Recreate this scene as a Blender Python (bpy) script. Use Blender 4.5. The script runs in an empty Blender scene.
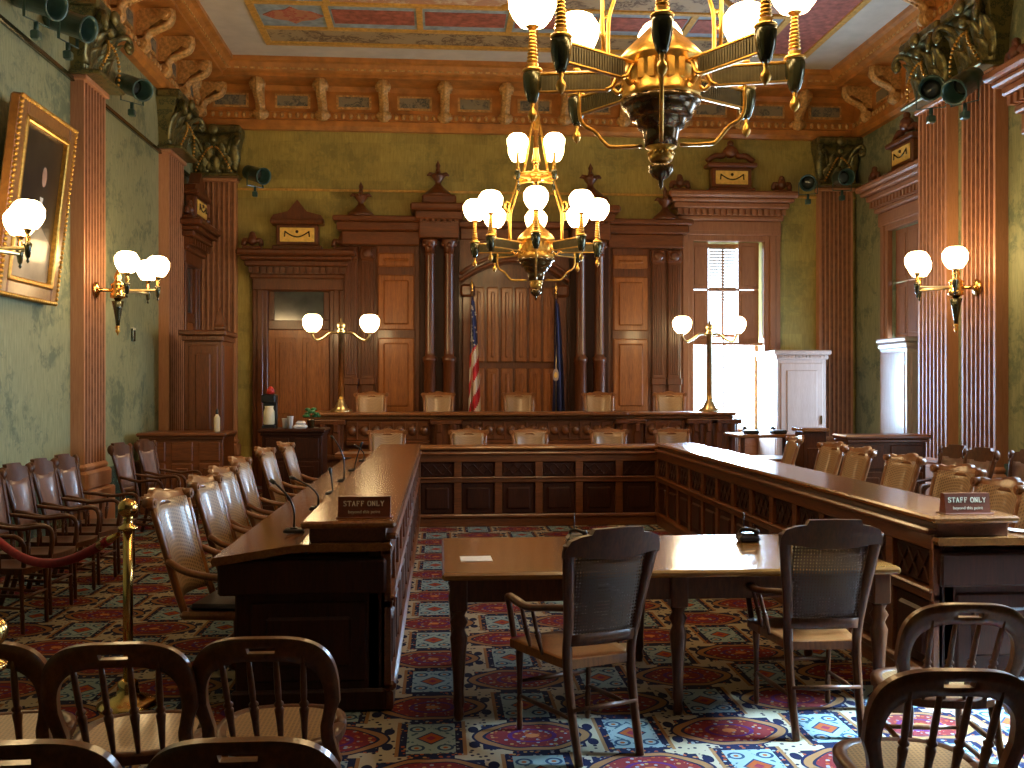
import bpy, bmesh, math, random
from mathutils import Matrix, Vector
random.seed(7)
PI = math.pi
COL = bpy.context.scene.collection

# ---------------------------------------------------------------- camera
F_PX, EYE, HORIZON = 967.0, 1.70, 386.0
YAW = math.atan(72 / F_PX)
SN, CS = math.sin(YAW), math.cos(YAW)

def at(u, v, Y):
    """room point seen at photo pixel (u, v) that stands at room depth Y"""
    cx = (u - 512) / F_PX
    zc = Y / (CS - SN * cx)
    return ((cx * CS + SN) * zc, Y, EYE - (v - HORIZON) / F_PX * zc)

def onx(u, v, X):
    cx = (u - 512) / F_PX
    zc = X / (cx * CS + SN)
    return (X, (CS - SN * cx) * zc, EYE - (v - HORIZON) / F_PX * zc)

def onz(u, v, Z):
    zc = F_PX * (EYE - Z) / (v - HORIZON)
    cx = (u - 512) / F_PX
    return ((cx * CS + SN) * zc, (CS - SN * cx) * zc, Z)

cam_d = bpy.data.cameras.new('camera')
cam = bpy.data.objects.new('camera', cam_d)
COL.objects.link(cam)
cam.location = (0, 0, EYE)
cam.rotation_euler = (PI / 2, 0, -YAW)
cam_d.sensor_width = 36
cam_d.lens = F_PX / 1024 * 36
cam_d.shift_y = (HORIZON - 384) / 1024
cam_d.clip_start = 0.05
bpy.context.scene.camera = cam

# ---------------------------------------------------------------- mesh builder
class MB:
    def __init__(s):
        s.v, s.f, s.m, s.sm = [], [], [], []
        s.M = Matrix.Identity(4)
    def add(s, vs, fs, mi=0, smooth=False):
        o = len(s.v)
        s.v += [tuple(s.M @ Vector(p)) for p in vs]
        for f in fs:
            s.f.append([i + o for i in f]); s.m.append(mi); s.sm.append(smooth)
        return s
    def box(s, x0, x1, y0, y1, z0, z1, b=0.0, mi=0):
        if b <= 0:
            vs = [(x, y, z) for x in (x0, x1) for y in (y0, y1) for z in (z0, z1)]
            return s.add(vs, [(0,1,3,2),(4,6,7,5),(0,4,5,1),(2,3,7,6),(0,2,6,4),(1,5,7,3)], mi)
        b = min(b, abs(x1-x0)*.45, abs(y1-y0)*.45, abs(z1-z0)*.45)
        vs, ix = [], {}
        for i, (x, sx) in enumerate(((x0, 1), (x1, -1))):
            for j, (y, sy) in enumerate(((y0, 1), (y1, -1))):
                for k, (z, sz) in enumerate(((z0, 1), (z1, -1))):
                    ix[i,j,k] = len(vs)
                    vs += [(x, y+sy*b, z+sz*b), (x+sx*b, y, z+sz*b), (x+sx*b, y+sy*b, z)]
        fs = []
        for i in (0,1):
            fs.append([ix[i,0,0], ix[i,0,1], ix[i,1,1], ix[i,1,0]])
            fs.append([ix[0,i,0]+1, ix[0,i,1]+1, ix[1,i,1]+1, ix[1,i,0]+1])
            fs.append([ix[0,0,i]+2, ix[0,1,i]+2, ix[1,1,i]+2, ix[1,0,i]+2])
        for i in (0,1):
            for j in (0,1):
                fs.append([ix[i,j,0], ix[i,j,1], ix[i,j,1]+1, ix[i,j,0]+1])
                fs.append([ix[i,0,j], ix[i,1,j], ix[i,1,j]+2, ix[i,0,j]+2])
                fs.append([ix[0,i,j]+1, ix[1,i,j]+1, ix[1,i,j]+2, ix[0,i,j]+2])
                for k in (0,1):
                    a = ix[i,j,k]; fs.append([a, a+1, a+2])
        return s.add(vs, fs, mi)
    def lathe(s, prof, seg=16, c=(0,0,0), mi=0, smooth=True, rot=0.0):
        vs, fs = [], []
        n = len(prof)
        for r, z in prof:
            for k in range(seg):
                a = 2*PI*k/seg + rot
                vs.append((c[0]+r*math.cos(a), c[1]+r*math.sin(a), c[2]+z))
        for i in range(n-1):
            for k in range(seg):
                k2 = (k+1) % seg
                fs.append((i*seg+k, i*seg+k2, (i+1)*seg+k2, (i+1)*seg+k))
        s.add(vs, fs, mi, smooth)
        caps = []
        if prof[0][0] > 1e-4: caps.append(list(range(seg)))
        if prof[-1][0] > 1e-4: caps.append([(n-1)*seg+k for k in range(seg)])
        o = len(s.v) - len(vs)
        for cp in caps:
            s.f.append([i+o for i in cp]); s.m.append(mi); s.sm.append(False)
        return s
    def turned(s, p0, p1, prof, seg=8, mi=0):
        p0, p1 = Vector(p0), Vector(p1)
        d = p1 - p0; L = d.length
        q = d.to_track_quat('Z', 'Y').to_matrix().to_4x4()
        old = s.M
        s.M = old @ Matrix.Translation(p0) @ q
        s.lathe([(r, t*L) for t, r in prof], seg, mi=mi)
        s.M = old
        return s
    def tube(s, path, r, seg=8, mi=0, closed=False):
        P = [Vector(p) for p in path]; n = len(P)
        R = r if isinstance(r, (list, tuple)) else [r]*n
        vs, fs = [], []
        ref = None
        for i in range(n):
            if closed: t = P[(i+1) % n] - P[i-1]
            else: t = P[min(i+1, n-1)] - P[max(i-1, 0)]
            t.normalize()
            if ref is None:
                ref = Vector((0,0,1)) if abs(t.z) < .9 else Vector((1,0,0))
            a = t.cross(ref)
            if a.length < 1e-5: a = t.orthogonal()
            a.normalize(); b = t.cross(a).normalized(); ref = -b if False else (a.cross(t)).normalized()
            for k in range(seg):
                an = 2*PI*k/seg
                vs.append(P[i] + (a*math.cos(an) + b*math.sin(an))*R[i])
        m = n if closed else n-1
        for i in range(m):
            i2 = (i+1) % n
            for k in range(seg):
                k2 = (k+1) % seg
                fs.append((i*seg+k, i*seg+k2, i2*seg+k2, i2*seg+k))
        s.add(vs, fs, mi, True)
        if not closed:
            o = len(s.v) - len(vs)
            for base in (0, (n-1)*seg):
                s.f.append([o+base+k for k in range(seg)]); s.m.append(mi); s.sm.append(False)
        return s
    def sweep(s, path, w, h, side=(1,0,0), mi=0, smooth=True):
        """rectangular section: w along 'side', h across it"""
        P = [Vector(p) for p in path]; n = len(P)
        W = w if isinstance(w, (list, tuple)) else [w]*n
        Hh = h if isinstance(h, (list, tuple)) else [h]*n
        sd0 = Vector(side).normalized()
        vs, fs = [], []
        c = .28
        for i in range(n):
            t = (P[min(i+1, n-1)] - P[max(i-1, 0)]).normalized()
            sd = (sd0 - t*sd0.dot(t)).normalized()
            up = t.cross(sd)
            for a, b in ((-.5,-.5+c),(-.5+c,-.5),(.5-c,-.5),(.5,-.5+c),(.5,.5-c),(.5-c,.5),(-.5+c,.5),(-.5,.5-c)):
                vs.append(P[i] + sd*(a*W[i]) + up*(b*Hh[i]))
        for i in range(n-1):
            for k in range(8):
                k2 = (k+1) % 8
                fs.append((i*8+k, i*8+k2, (i+1)*8+k2, (i+1)*8+k))
        s.add(vs, fs, mi, smooth)
        o = len(s.v) - len(vs)
        for base in (0, (n-1)*8):
            s.f.append([o+base+k for k in range(8)]); s.m.append(mi); s.sm.append(False)
        return s
    def sphere(s, c, r, seg=12, rings=8, sc=(1,1,1), mi=0, z0=-1.0, z1=1.0):
        a0, a1 = math.asin(z0), math.asin(z1)
        vs, fs = [], []
        for i in range(rings+1):
            a = a0 + (a1-a0)*i/rings
            for k in range(seg):
                b = 2*PI*k/seg
                vs.append((c[0]+r*sc[0]*math.cos(a)*math.cos(b), c[1]+r*sc[1]*math.cos(a)*math.sin(b), c[2]+r*sc[2]*math.sin(a)))
        for i in range(rings):
            for k in range(seg):
                k2 = (k+1) % seg
                fs.append((i*seg+k, i*seg+k2, (i+1)*seg+k2, (i+1)*seg+k))
        return s.add(vs, fs, mi, True)
    def slab(s, ni, nj, fn, skip=None, mi=0, smooth=True, mif=None):
        """solid sheet: fn(i,j) -> (front point, back point); skip(i,j) leaves a hole"""
        A, B = [], []
        for i in range(ni+1):
            for j in range(nj+1):
                a, b = fn(i, j); A.append(a); B.append(b)
        N = len(A); ex = lambda i, j: 0 <= i < ni and 0 <= j < nj and not (skip and skip(i, j))
        id_ = lambda i, j: i*(nj+1)+j
        o = len(s.v)
        s.add(A + B, [])
        for i in range(ni):
            for j in range(nj):
                if not ex(i, j): continue
                q = [id_(i,j), id_(i+1,j), id_(i+1,j+1), id_(i,j+1)]
                m = mif(i, j) if mif else mi
                s.f.append([o+k for k in q]); s.m.append(m); s.sm.append(smooth)
                s.f.append([o+N+k for k in reversed(q)]); s.m.append(m); s.sm.append(smooth)
                for (a, b, di, dj) in ((q[0],q[1],0,-1),(q[1],q[2],1,0),(q[2],q[3],0,1),(q[3],q[0],-1,0)):
                    if not ex(i+di, j+dj):
                        s.f.append([o+a, o+N+a, o+N+b, o+b]); s.m.append(m); s.sm.append(False)
        return s
    def prism(s, poly, fn, a, b, mi=0, smooth=False):
        """poly of 2-D points; fn(p, q, t) -> 3-D; extruded from t=a to t=b"""
        n = len(poly)
        vs = [fn(p, q, a) for p, q in poly] + [fn(p, q, b) for p, q in poly]
        fs = [(i, (i+1) % n, n+(i+1) % n, n+i) for i in range(n)]
        s.add(vs, fs, mi, smooth)
        o = len(s.v) - 2*n
        s.f.append([o+i for i in reversed(range(n))]); s.m.append(mi); s.sm.append(False)
        s.f.append([o+n+i for i in range(n)]); s.m.append(mi); s.sm.append(False)
        return s
    def build(s, name, mats, parent=None, recalc=True):
        me = bpy.data.meshes.new(name)
        me.from_pydata(s.v, [], s.f)
        if not isinstance(mats, (list, tuple)): mats = [mats]
        for m in mats: me.materials.append(m)
        me.polygons.foreach_set('material_index', s.m)
        me.polygons.foreach_set('use_smooth', s.sm)
        if recalc:
            bm = bmesh.new(); bm.from_mesh(me)
            bmesh.ops.recalc_face_normals(bm, faces=bm.faces)
            bm.to_mesh(me); bm.free()
        o = bpy.data.objects.new(name, me)
        COL.objects.link(o)
        if parent: o.parent = parent
        return o

def tag(o, label, cat, group=None, kind=None):
    if label: o['label'] = label
    if cat: o['category'] = cat
    if group: o['group'] = group
    if kind: o['kind'] = kind
    return o
def thing(name, label, cat, loc=(0,0,0), rotz=0.0, group=None):
    o = bpy.data.objects.new(name, None)
    o.empty_display_size = .1
    COL.objects.link(o)
    o.location = loc; o.rotation_euler = (0, 0, rotz)
    return tag(o, label, cat, group)
def struct(o):
    o['kind'] = 'structure'
    return o
def kids(o): return [c for c in CH.get(o.name, [])]
def dup(root, loc, rotz, label=None, group=None):
    r = root.copy(); COL.objects.link(r)
    r.location = loc; r.rotation_euler = (0, 0, rotz)
    if label: r['label'] = label
    if group: r['group'] = group
    for ch in list(root.children):
        c = ch.copy(); COL.objects.link(c); c.parent = r
        for g in list(ch.children):
            d = g.copy(); COL.objects.link(d); d.parent = c
    return r
def place(proto, spots, group):
    """spots: (loc, rotz, label); the first takes the prototype itself"""
    for i, (loc, rz, lab) in enumerate(spots):
        if i == 0 and not proto.get('placed'):
            proto.location = loc; proto.rotation_euler = (0, 0, rz); proto['label'] = lab; proto['group'] = group
            USED.add(proto.name)
        else:
            dup(proto, loc, rz, lab, group)
USED = set()
def curve(pts, n=12):
    """Catmull-Rom through points"""
    P = [Vector(p) for p in pts]
    P = [P[0]*2-P[1]] + P + [P[-1]*2-P[-2]]
    out = []
    m = len(P)-3
    for i in range(m):
        a, b, c, d = P[i:i+4]
        k = max(2, n//m)
        for j in range(k):
            t = j/k
            out.append(.5*((2*b)+(c-a)*t+(2*a-5*b+4*c-d)*t*t+(3*b-a-3*c+d)*t**3))
    out.append(P[-2])
    return out
def lerp(a, b, t): return a+(b-a)*t
def pw(x, pts):
    """piecewise linear"""
    for (x0, y0), (x1, y1) in zip(pts, pts[1:]):
        if x <= x1: return y0+(y1-y0)*max(0, (x-x0))/(x1-x0)
    return pts[-1][1]

# ---------------------------------------------------------------- materials
class NT:
    def __init__(s, name):
        s.mat = bpy.data.materials.new(name); s.mat.use_nodes = True
        s.t = s.mat.node_tree
        s.t.nodes.clear()
        s.out = s.t.nodes.new('ShaderNodeOutputMaterial')
    def n(s, typ, **kw):
        nd = s.t.nodes.new(typ)
        for k, v in kw.items(): setattr(nd, k, v)
        return nd
    def link(s, a, b): s.t.links.new(a, b)
    def setin(s, sock, val):
        if isinstance(val, bpy.types.NodeSocket): s.link(val, sock)
        else: sock.default_value = val
    def math(s, op, a, b=0.0, c=None):
        nd = s.n('ShaderNodeMath', operation=op)
        s.setin(nd.inputs[0], a); s.setin(nd.inputs[1], b)
        if c is not None: s.setin(nd.inputs[2], c)
        return nd.outputs[0]
    def coord(s, kind='Object', scale=(1,1,1), rot=(0,0,0), loc=(0,0,0)):
        tc = s.n('ShaderNodeTexCoord'); mp = s.n('ShaderNodeMapping')
        s.link(tc.outputs[kind], mp.inputs[0])
        mp.inputs['Scale'].default_value = scale; mp.inputs['Rotation'].default_value = rot
        mp.inputs['Location'].default_value = loc
        return mp.outputs[0]
    def noise(s, vec, scale, detail=3.0, rough=.5, dist=0.0):
        nd = s.n('ShaderNodeTexNoise')
        s.link(vec, nd.inputs['Vector'])
        nd.inputs['Scale'].default_value = scale; nd.inputs['Detail'].default_value = detail
        nd.inputs['Roughness'].default_value = rough; nd.inputs['Distortion'].default_value = dist
        return nd.outputs['Fac']
    def vor(s, vec, scale, feature='F1', out='Distance'):
        nd = s.n('ShaderNodeTexVoronoi', feature=feature)
        s.link(vec, nd.inputs['Vector']); nd.inputs['Scale'].default_value = scale
        return nd.outputs[out]
    def ramp(s, fac, stops, interp='LINEAR'):
        nd = s.n('ShaderNodeValToRGB')
        nd.color_ramp.interpolation = interp
        e = nd.color_ramp.elements
        while len(e) < len(stops): e.new(.5)
        for el, (p, c) in zip(e, stops):
            el.position = p; el.color = (*c, 1)
        s.link(fac, nd.inputs[0])
        return nd.outputs[0]
    def mix(s, fac, a, b):
        nd = s.n('ShaderNodeMix', data_type='RGBA')
        s.setin(nd.inputs['Factor'], fac)
        for sock, v in ((nd.inputs[6], a), (nd.inputs[7], b)):
            if isinstance(v, tuple): sock.default_value = (*v, 1) if len(v) == 3 else v
            else: s.link(v, sock)
        return nd.outputs[2]
    def bsdf(s, col, rough=.5, metal=0.0, coat=0.0, bump=None, bstr=.2, bdist=.01, spec=None):
        b = s.n('ShaderNodeBsdfPrincipled')
        if isinstance(col, tuple): b.inputs['Base Color'].default_value = (*col, 1)
        else: s.link(col, b.inputs['Base Color'])
        s.setin(b.inputs['Roughness'], rough); b.inputs['Metallic'].default_value = metal
        b.inputs['Coat Weight'].default_value = coat; b.inputs['Coat Roughness'].default_value = .12
        if spec is not None: b.inputs['Specular IOR Level'].default_value = spec
        if bump is not None:
            bp = s.n('ShaderNodeBump'); bp.inputs['Strength'].default_value = bstr
            bp.inputs['Distance'].default_value = bdist
            s.link(bump, bp.inputs['Height']); s.link(bp.outputs[0], b.inputs['Normal'])
        s.link(b.outputs[0], s.out.inputs[0])
        return b

def wood(name, dark, light, rough=.32, coat=.35, sc=(1,1,1), grain=14, spec=None):
    m = NT(name)
    v = m.coord('Object', scale=sc)
    n1 = m.noise(v, grain, 4, .6, .4)
    n2 = m.noise(v, 2.2, 2)
    f = m.math('ADD', m.math('MULTIPLY', n1, .7), m.math('MULTIPLY', n2, .4))
    c = m.ramp(f, [(.3, dark), (.75, light)])
    m.bsdf(c, rough, 0, coat, bump=n1, bstr=.04, spec=spec)
    return m.mat
def plain(name, col, rough=.5, metal=0.0, coat=0.0, var=.25, scale=9, bstr=0.0):
    m = NT(name)
    v = m.coord('Object')
    n = m.noise(v, scale, 3)
    c = m.ramp(n, [(.3, tuple(x*(1-var) for x in col)), (.7, tuple(min(1, x*(1+var)) for x in col))])
    m.bsdf(c, rough, metal, coat, bump=n if bstr else None, bstr=bstr)
    return m.mat

M = {}
M['mahogany_v'] = wood('mahogany_upright', (.04,.011,.003), (.19,.054,.013), .36, .25, (6,6,.6))
M['mahogany_h'] = wood('mahogany_lengthwise', (.05,.013,.003), (.23,.068,.016), .36, .25, (.6,6,6))
M['mahogany_y'] = wood('mahogany_along_desk', (.05,.013,.003), (.2,.058,.014), .36, .25, (6,.6,6))
M['panel'] = wood('panel_wood', (.14,.040,.008), (.44,.150,.034), .36, .25, (5,5,.5))
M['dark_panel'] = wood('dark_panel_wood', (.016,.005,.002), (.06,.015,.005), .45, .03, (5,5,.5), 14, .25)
M['desk_h'] = wood('desk_top_wood', (.15,.045,.009), (.36,.135,.030), .34, .3, (.5,5,5))
M['desk_y'] = wood('desk_top_wood_along', (.11,.033,.007), (.28,.10,.022), .24, .4, (5,.5,5))
M['table_top'] = wood('table_top_oak', (.15,.055,.009), (.33,.13,.025), .22, .5, (.5,6,6))
M['oak'] = wood('oak_chair_wood', (.12,.038,.009), (.32,.115,.028), .36, .3, (5,5,1))
M['oak_dark'] = wood('dark_chair_wood', (.034,.010,.003), (.12,.036,.009), .36, .04, (5,5,1), 14, .3)
M['bent'] = wood('bentwood', (.055,.019,.005), (.21,.078,.021), .3, .15, (4,4,2), 14, .35)
M['pilaster'] = wood('pilaster_wood', (.38,.165,.075), (.55,.26,.13), .45, .1, (5,5,.4))
M['casing'] = wood('window_casing_wood', (.22,.085,.035), (.38,.16,.07), .4, .2, (5,5,.4))
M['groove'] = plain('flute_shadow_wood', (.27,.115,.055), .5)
M['cornice'] = plain('cornice_paint', (.46,.18,.035), .45, 0, .1, .3, 5)
M['cornice_gold'] = plain('cornice_gilding', (.55,.31,.10), .45, .15, 0, .4, 22, .3)
M['brass'] = plain('brass', (.78,.50,.16), .2, 1, 0, .15, 12)
M['brass_pale'] = plain('pale_brass', (.66,.52,.27), .3, 1, 0, .2, 12)
M['gilt'] = plain('gilt_metal', (.62,.35,.075), .32, .85, 0, .25, 30)
M['bronze'] = plain('dark_bronze', (.11,.065,.02), .22, .6, .4, .4, 15)
M['green_bronze'] = plain('green_bronze', (.05,.05,.022), .22, .6, .5, .4, 15)
M['ribbed'] = plain('arm_infill', (.07,.055,.022), .4, .5, 0, .3, 20)
M['spot_green'] = plain('spot_enamel', (.035,.085,.07), .3, .2, .3, .3, 6)
M['black'] = plain('black_plastic', (.012,.012,.013), .35, 0, .1, .3, 9)
M['leather'] = plain('black_leather', (.014,.011,.011), .35, 0, .2, .4, 40, .1)
M['chair_hide'] = plain('brown_hide', (.21,.115,.085), .3, 0, .35, .25, 12)
M['white'] = plain('white_paper', (.8,.78,.76), .6, 0, 0, .05, 5)
M['cream'] = plain('cream_plastic', (.75,.66,.45), .4, 0, .1, .1, 5)
M['red_plastic'] = plain('red_plastic', (.55,.03,.02), .4, 0, .1, .2, 5)
M['leaf'] = plain('green_leaf', (.03,.16,.04), .5, 0, 0, .4, 12)
M['red_velvet'] = plain('red_velvet', (.30,.008,.012), .75, 0, 0, .3, 30)
M['gold_plaque'] = plain('gold_plaque', (.85,.55,.12), .45, .1, 0, .15, 14)
M['marble'] = plain('green_marble', (.06,.10,.07), .25, 0, .3, .5, 7)
M['sign_wood'] = wood('sign_wood', (.10,.022,.008), (.22,.055,.02), .35, .3, (1,6,6))
M['sign_gold'] = plain('sign_lettering', (.85,.72,.48), .5, 0, 0, .05, 5)
M['blind'] = plain('blind_slats', (.30,.22,.16), .6, 0, 0, .1, 5)
M['shutter_light'] = wood('pale_painted_wood', (.36,.25,.21), (.48,.35,.30), .4, .2, (5,5,.5))
M['blue_flag'] = plain('navy_flag_cloth', (.012,.016,.085), .7, 0, 0, .4, 9)
M['flag_blue'] = plain('flag_blue_cloth', (.02,.03,.13), .7, 0, 0, .3, 9)
M['flag_red'] = plain('flag_red_cloth', (.55,.02,.03), .7, 0, 0, .3, 9)
M['flag_white'] = plain('flag_white_cloth', (.75,.68,.6), .7, 0, 0, .1, 9)
M['dark_glass'] = plain('dim_transom_glass', (.055,.06,.055), .12, 0, .5, .5, 3)
M['c_white'] = plain('ceiling_pale_band', (.60,.56,.48), .7, 0, 0, .08, 4)
M['c_red'] = plain('ceiling_red', (.36,.11,.075), .6, 0, 0, .4, 11)
M['c_blue'] = plain('ceiling_blue', (.28,.36,.42), .6, 0, 0, .25, 9)
M['c_gold'] = plain('ceiling_gold', (.62,.36,.08), .5, .1, 0, .2, 20)

def scroll(name, a, b, scale):
    m = NT(name)
    v = m.coord('Object')
    w = m.vor(v, scale, 'SMOOTH_F1')
    n = m.noise(v, scale*1.4, 4, .6, 2.5)
    f = m.math('MULTIPLY', m.math('ADD', w, n), .75)
    m.bsdf(m.ramp(f, [(.38, a), (.52, b), (.60, a), (.72, b)]), .6)
    return m.mat
M['c_brown'] = scroll('ceiling_brown_scrollwork', (.10,.055,.025), (.40,.30,.17), 3.5)
M['c_cream'] = scroll('ceiling_cream_scrollwork', (.60,.50,.36), (.45,.25,.16), 3)
M['c_redor'] = scroll('ceiling_red_ornament', (.40,.06,.05), (.50,.22,.12), 6)
M['frieze'] = scroll('frieze_painting', (.06,.065,.06), (.26,.22,.14), 6)
M['capital'] = scroll('capital_bronze_gilding', (.035,.055,.03), (.20,.17,.06), 12)
M['capital'].node_tree.nodes['Principled BSDF'].inputs['Metallic'].default_value = .55
M['capital'].node_tree.nodes['Principled BSDF'].inputs['Roughness'].default_value = .3

def wallpaper(name, base, dark, hi, ground, block=False, rot=(0,0,0)):
    m = NT(name)
    v = m.coord('Object')
    n1 = m.noise(v, 1.6, 4, .6, .8)
    n2 = m.noise(v, 9, 4, .7, 1.0)
    tall = m.coord('Object', scale=(5,5,.7))
    n3 = m.noise(tall, 7, 3, .6)
    c = m.ramp(n3, [(.3, base), (.7, hi)])
    blot = m.math('MULTIPLY', m.math('GREATER_THAN', m.math('ADD', m.math('MULTIPLY', n1, .62), m.math('MULTIPLY', n2, .42)), .60), .62)
    sft = m.ramp(m.math('ADD', m.math('MULTIPLY', n1, .62), m.math('MULTIPLY', n2, .42)), [(.53, (0,0,0)), (.62, (.75,.75,.75))])
    c = m.mix(sft, c, dark)
    if block:
        br = m.n('ShaderNodeTexBrick')
        m.link(m.coord('Object', scale=(1,1,1), rot=(PI/2,0,0)), br.inputs['Vector'])
        br.inputs['Color1'].default_value = (.6,.6,.6,1); br.inputs['Color2'].default_value = (1.25,1.25,1.2,1)
        br.inputs['Mortar'].default_value = (.9,.9,.9,1); br.inputs['Scale'].default_value = 1.0
        br.inputs['Brick Width'].default_value = .42; br.inputs['Row Height'].default_value = .33
        br.inputs['Mortar Size'].default_value = .004
        mm = m.n('ShaderNodeMix', data_type='RGBA', blend_type='MULTIPLY')
        mm.inputs['Factor'].default_value = .4
        m.link(c, mm.inputs[6]); m.link(br.outputs[0], mm.inputs[7]); c = mm.outputs[2]
    m.bsdf(c, .6, bump=n2, bstr=.08)
    return m.mat
M['wall_side'] = wallpaper('sage_wallpaper', (.22,.24,.12), (.085,.125,.075), (.33,.34,.19), None)
M['wall_back'] = wallpaper('olive_wallpaper', (.30,.235,.05), (.235,.20,.05), (.43,.34,.085), None, True)
M['wall_plain'] = plain('plain_wall', (.05,.035,.02), .7)

def carpet():
    m = NT('patterned_carpet')
    a, b = .489, .4525
    tc = m.n('ShaderNodeTexCoord'); sp = m.n('ShaderNodeSeparateXYZ')
    m.link(tc.outputs['Object'], sp.inputs[0])
    mt = m.math
    X = mt('DIVIDE', mt('ADD', sp.outputs[0], .042+a*40), a)
    Y = mt('DIVIDE', mt('SUBTRACT', sp.outputs[1], 4.684-b*40), b)
    i = mt('FLOOR', mt('ADD', X, .5)); j = mt('FLOOR', mt('ADD', Y, .5))
    u = mt('ABSOLUTE', mt('MULTIPLY', mt('SUBTRACT', X, i), a))
    w = mt('ABSOLUTE', mt('MULTIPLY', mt('SUBTRACT', Y, j), b))
    par = mt('MODULO', mt('ADD', i, j), 2.0)          # 0 tile cell, 1 medallion cell
    par = mt('GREATER_THAN', par, .5)
    du = mt('ADD', mt('MULTIPLY', par, u), mt('MULTIPLY', mt('SUBTRACT', 1.0, par), mt('SUBTRACT', a, u)))
    tile = mt('SUBTRACT', 1.0, par)
    def lt(x, y): return mt('LESS_THAN', x, y)
    def AND(*q):
        r = q[0]
        for z in q[1:]: r = mt('MULTIPLY', r, z)
        return r
    def circ(x, y, cx, cy, sx=1.0, sy=1.0):
        dx = mt('MULTIPLY', mt('SUBTRACT', x, cx), sx); dy = mt('MULTIPLY', mt('SUBTRACT', y, cy), sy)
        return mt('SQRT', mt('ADD', mt('MULTIPLY', dx, dx), mt('MULTIPLY', dy, dy)))
    vec = tc.outputs['Object']
    dots = m.vor(vec, 34)
    spots = lt(dots, .33)
    vc = m.vor(vec, 34, out='Color')
    sv = m.n('ShaderNodeSeparateColor'); m.link(vc, sv.inputs[0])
    dotcol = m.ramp(sv.outputs[0], [(0, (.24,.05,.012)), (.4, (.28,.15,.045)), (.7, (.17,.19,.19))], 'CONSTANT')
    navy = (.006,.007,.026); cream = (.30,.245,.16); tan = (.21,.10,.035); blue = (.19,.245,.235); red = (.13,.013,.013)
    c = m.mix(spots, navy, dotcol)
    # cream stepped bands with dark sprigs
    band = AND(tile, mt('GREATER_THAN', u, .165))
    sprig = lt(circ(u, w, .205, .10, 1.0, .6), .026)
    sprig2 = lt(m.vor(vec, 24), .24)
    creamc = m.mix(mt('MAXIMUM', sprig, sprig2), cream, navy)
    c = m.mix(band, c, creamc)
    band2 = AND(par, mt('GREATER_THAN', w, .165), mt('GREATER_THAN', u, .11))
    c = m.mix(band2, c, creamc)
    edge = AND(tile, mt('GREATER_THAN', u, .150), lt(u, .168))
    c = m.mix(edge, c, tan)
    # light-blue tile
    t_in = AND(tile, lt(u, .116), lt(w, .195))
    ring = circ(u, w, .068, .125)
    rings = AND(lt(ring, .040), mt('GREATER_THAN', ring, .026))
    core = lt(ring, .012)
    tc_ = m.mix(rings, blue, (.015,.04,.08))
    tc_ = m.mix(core, tc_, (.25,.07,.015))
    dia = mt('ADD', mt('DIVIDE', u, .075), mt('DIVIDE', w, .085))
    tc_ = m.mix(AND(lt(dia, 1.9), mt('GREATER_THAN', dia, 1.6), lt(m.vor(vec, 40), .45)), tc_, (.03,.07,.09))
    tc_ = m.mix(lt(dia, 1.0), tc_, (.02,.03,.06))
    tc_ = m.mix(lt(dia, .82), tc_, (.25,.055,.012))
    tc_ = m.mix(lt(dia, .35), tc_, (.16,.015,.03))
    edge_t = mt('MAXIMUM', mt('GREATER_THAN', u, .104), mt('GREATER_THAN', w, .180))
    tc_ = m.mix(AND(edge_t, lt(m.vor(vec, 30), .3)), tc_, (.02,.05,.10))
    c = m.mix(t_in, c, tc_)
    # red medallion: ogee outline with pointed shoulders
    lobe = mt('MULTIPLY', mt('COSINE', mt('MULTIPLY', du, 34.0)), .05)
    d1 = mt('POWER', mt('DIVIDE', du, .275), 2.2)
    d2 = mt('POWER', mt('DIVIDE', w, .19), 1.6)
    md = mt('ADD', mt('ADD', d1, d2), lobe)
    c = m.mix(lt(md, 1.12), c, navy)
    c = m.mix(lt(md, 1.0), c, tan)
    c = m.mix(lt(md, .74), c, navy)
    flo = m.vor(vec, 34)
    rd = m.mix(lt(flo, .34), red, dotcol)
    c = m.mix(lt(md, .66), c, rd)
    inn = circ(du, w, 0.0, 0.0, 1.0, 1.35)
    c = m.mix(AND(lt(inn, .12), mt('GREATER_THAN', inn, .098)), c, (.06,.01,.07))
    c = m.mix(lt(inn, .035), c, (.36,.12,.03))
    n = m.noise(vec, 240, 2)
    m.bsdf(c, .95, bump=n, bstr=.25, bdist=.004, spec=.1)
    return m.mat
M['carpet'] = carpet()

def cane(name, col, see):
    m = NT(name)
    sp = m.n('ShaderNodeSeparateXYZ'); tc = m.n('ShaderNodeTexCoord')
    m.link(tc.outputs['Object'], sp.inputs[0])
    fx = m.math('FRACT', m.math('MULTIPLY', sp.outputs[0], 62)); fz = m.math('FRACT', m.math('MULTIPLY', m.math('ADD', sp.outputs[2], sp.outputs[1] if not see else 0.0), 62))
    h = m.math('MULTIPLY', m.math('GREATER_THAN', fx, .42), m.math('GREATER_THAN', fz, .42))
    b = m.bsdf(m.mix(h, col, tuple(x*.45 for x in col)), .4, 0, .25, bump=h, bstr=-.2, bdist=.002)
    if see:
        tr = m.n('ShaderNodeBsdfTransparent'); mx = m.n('ShaderNodeMixShader')
        m.link(h, mx.inputs[0]); m.link(b.outputs[0], mx.inputs[1]); m.link(tr.outputs[0], mx.inputs[2])
        m.link(mx.outputs[0], m.out.inputs[0])
    return m.mat
M['cane_open'] = cane('open_cane_weave', (.07,.035,.016), True)
M['cane_seat'] = cane('cane_seat_weave', (.30,.155,.055), False)
M['cane_back'] = cane('cane_back_weave', (.40,.24,.12), False)

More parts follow.
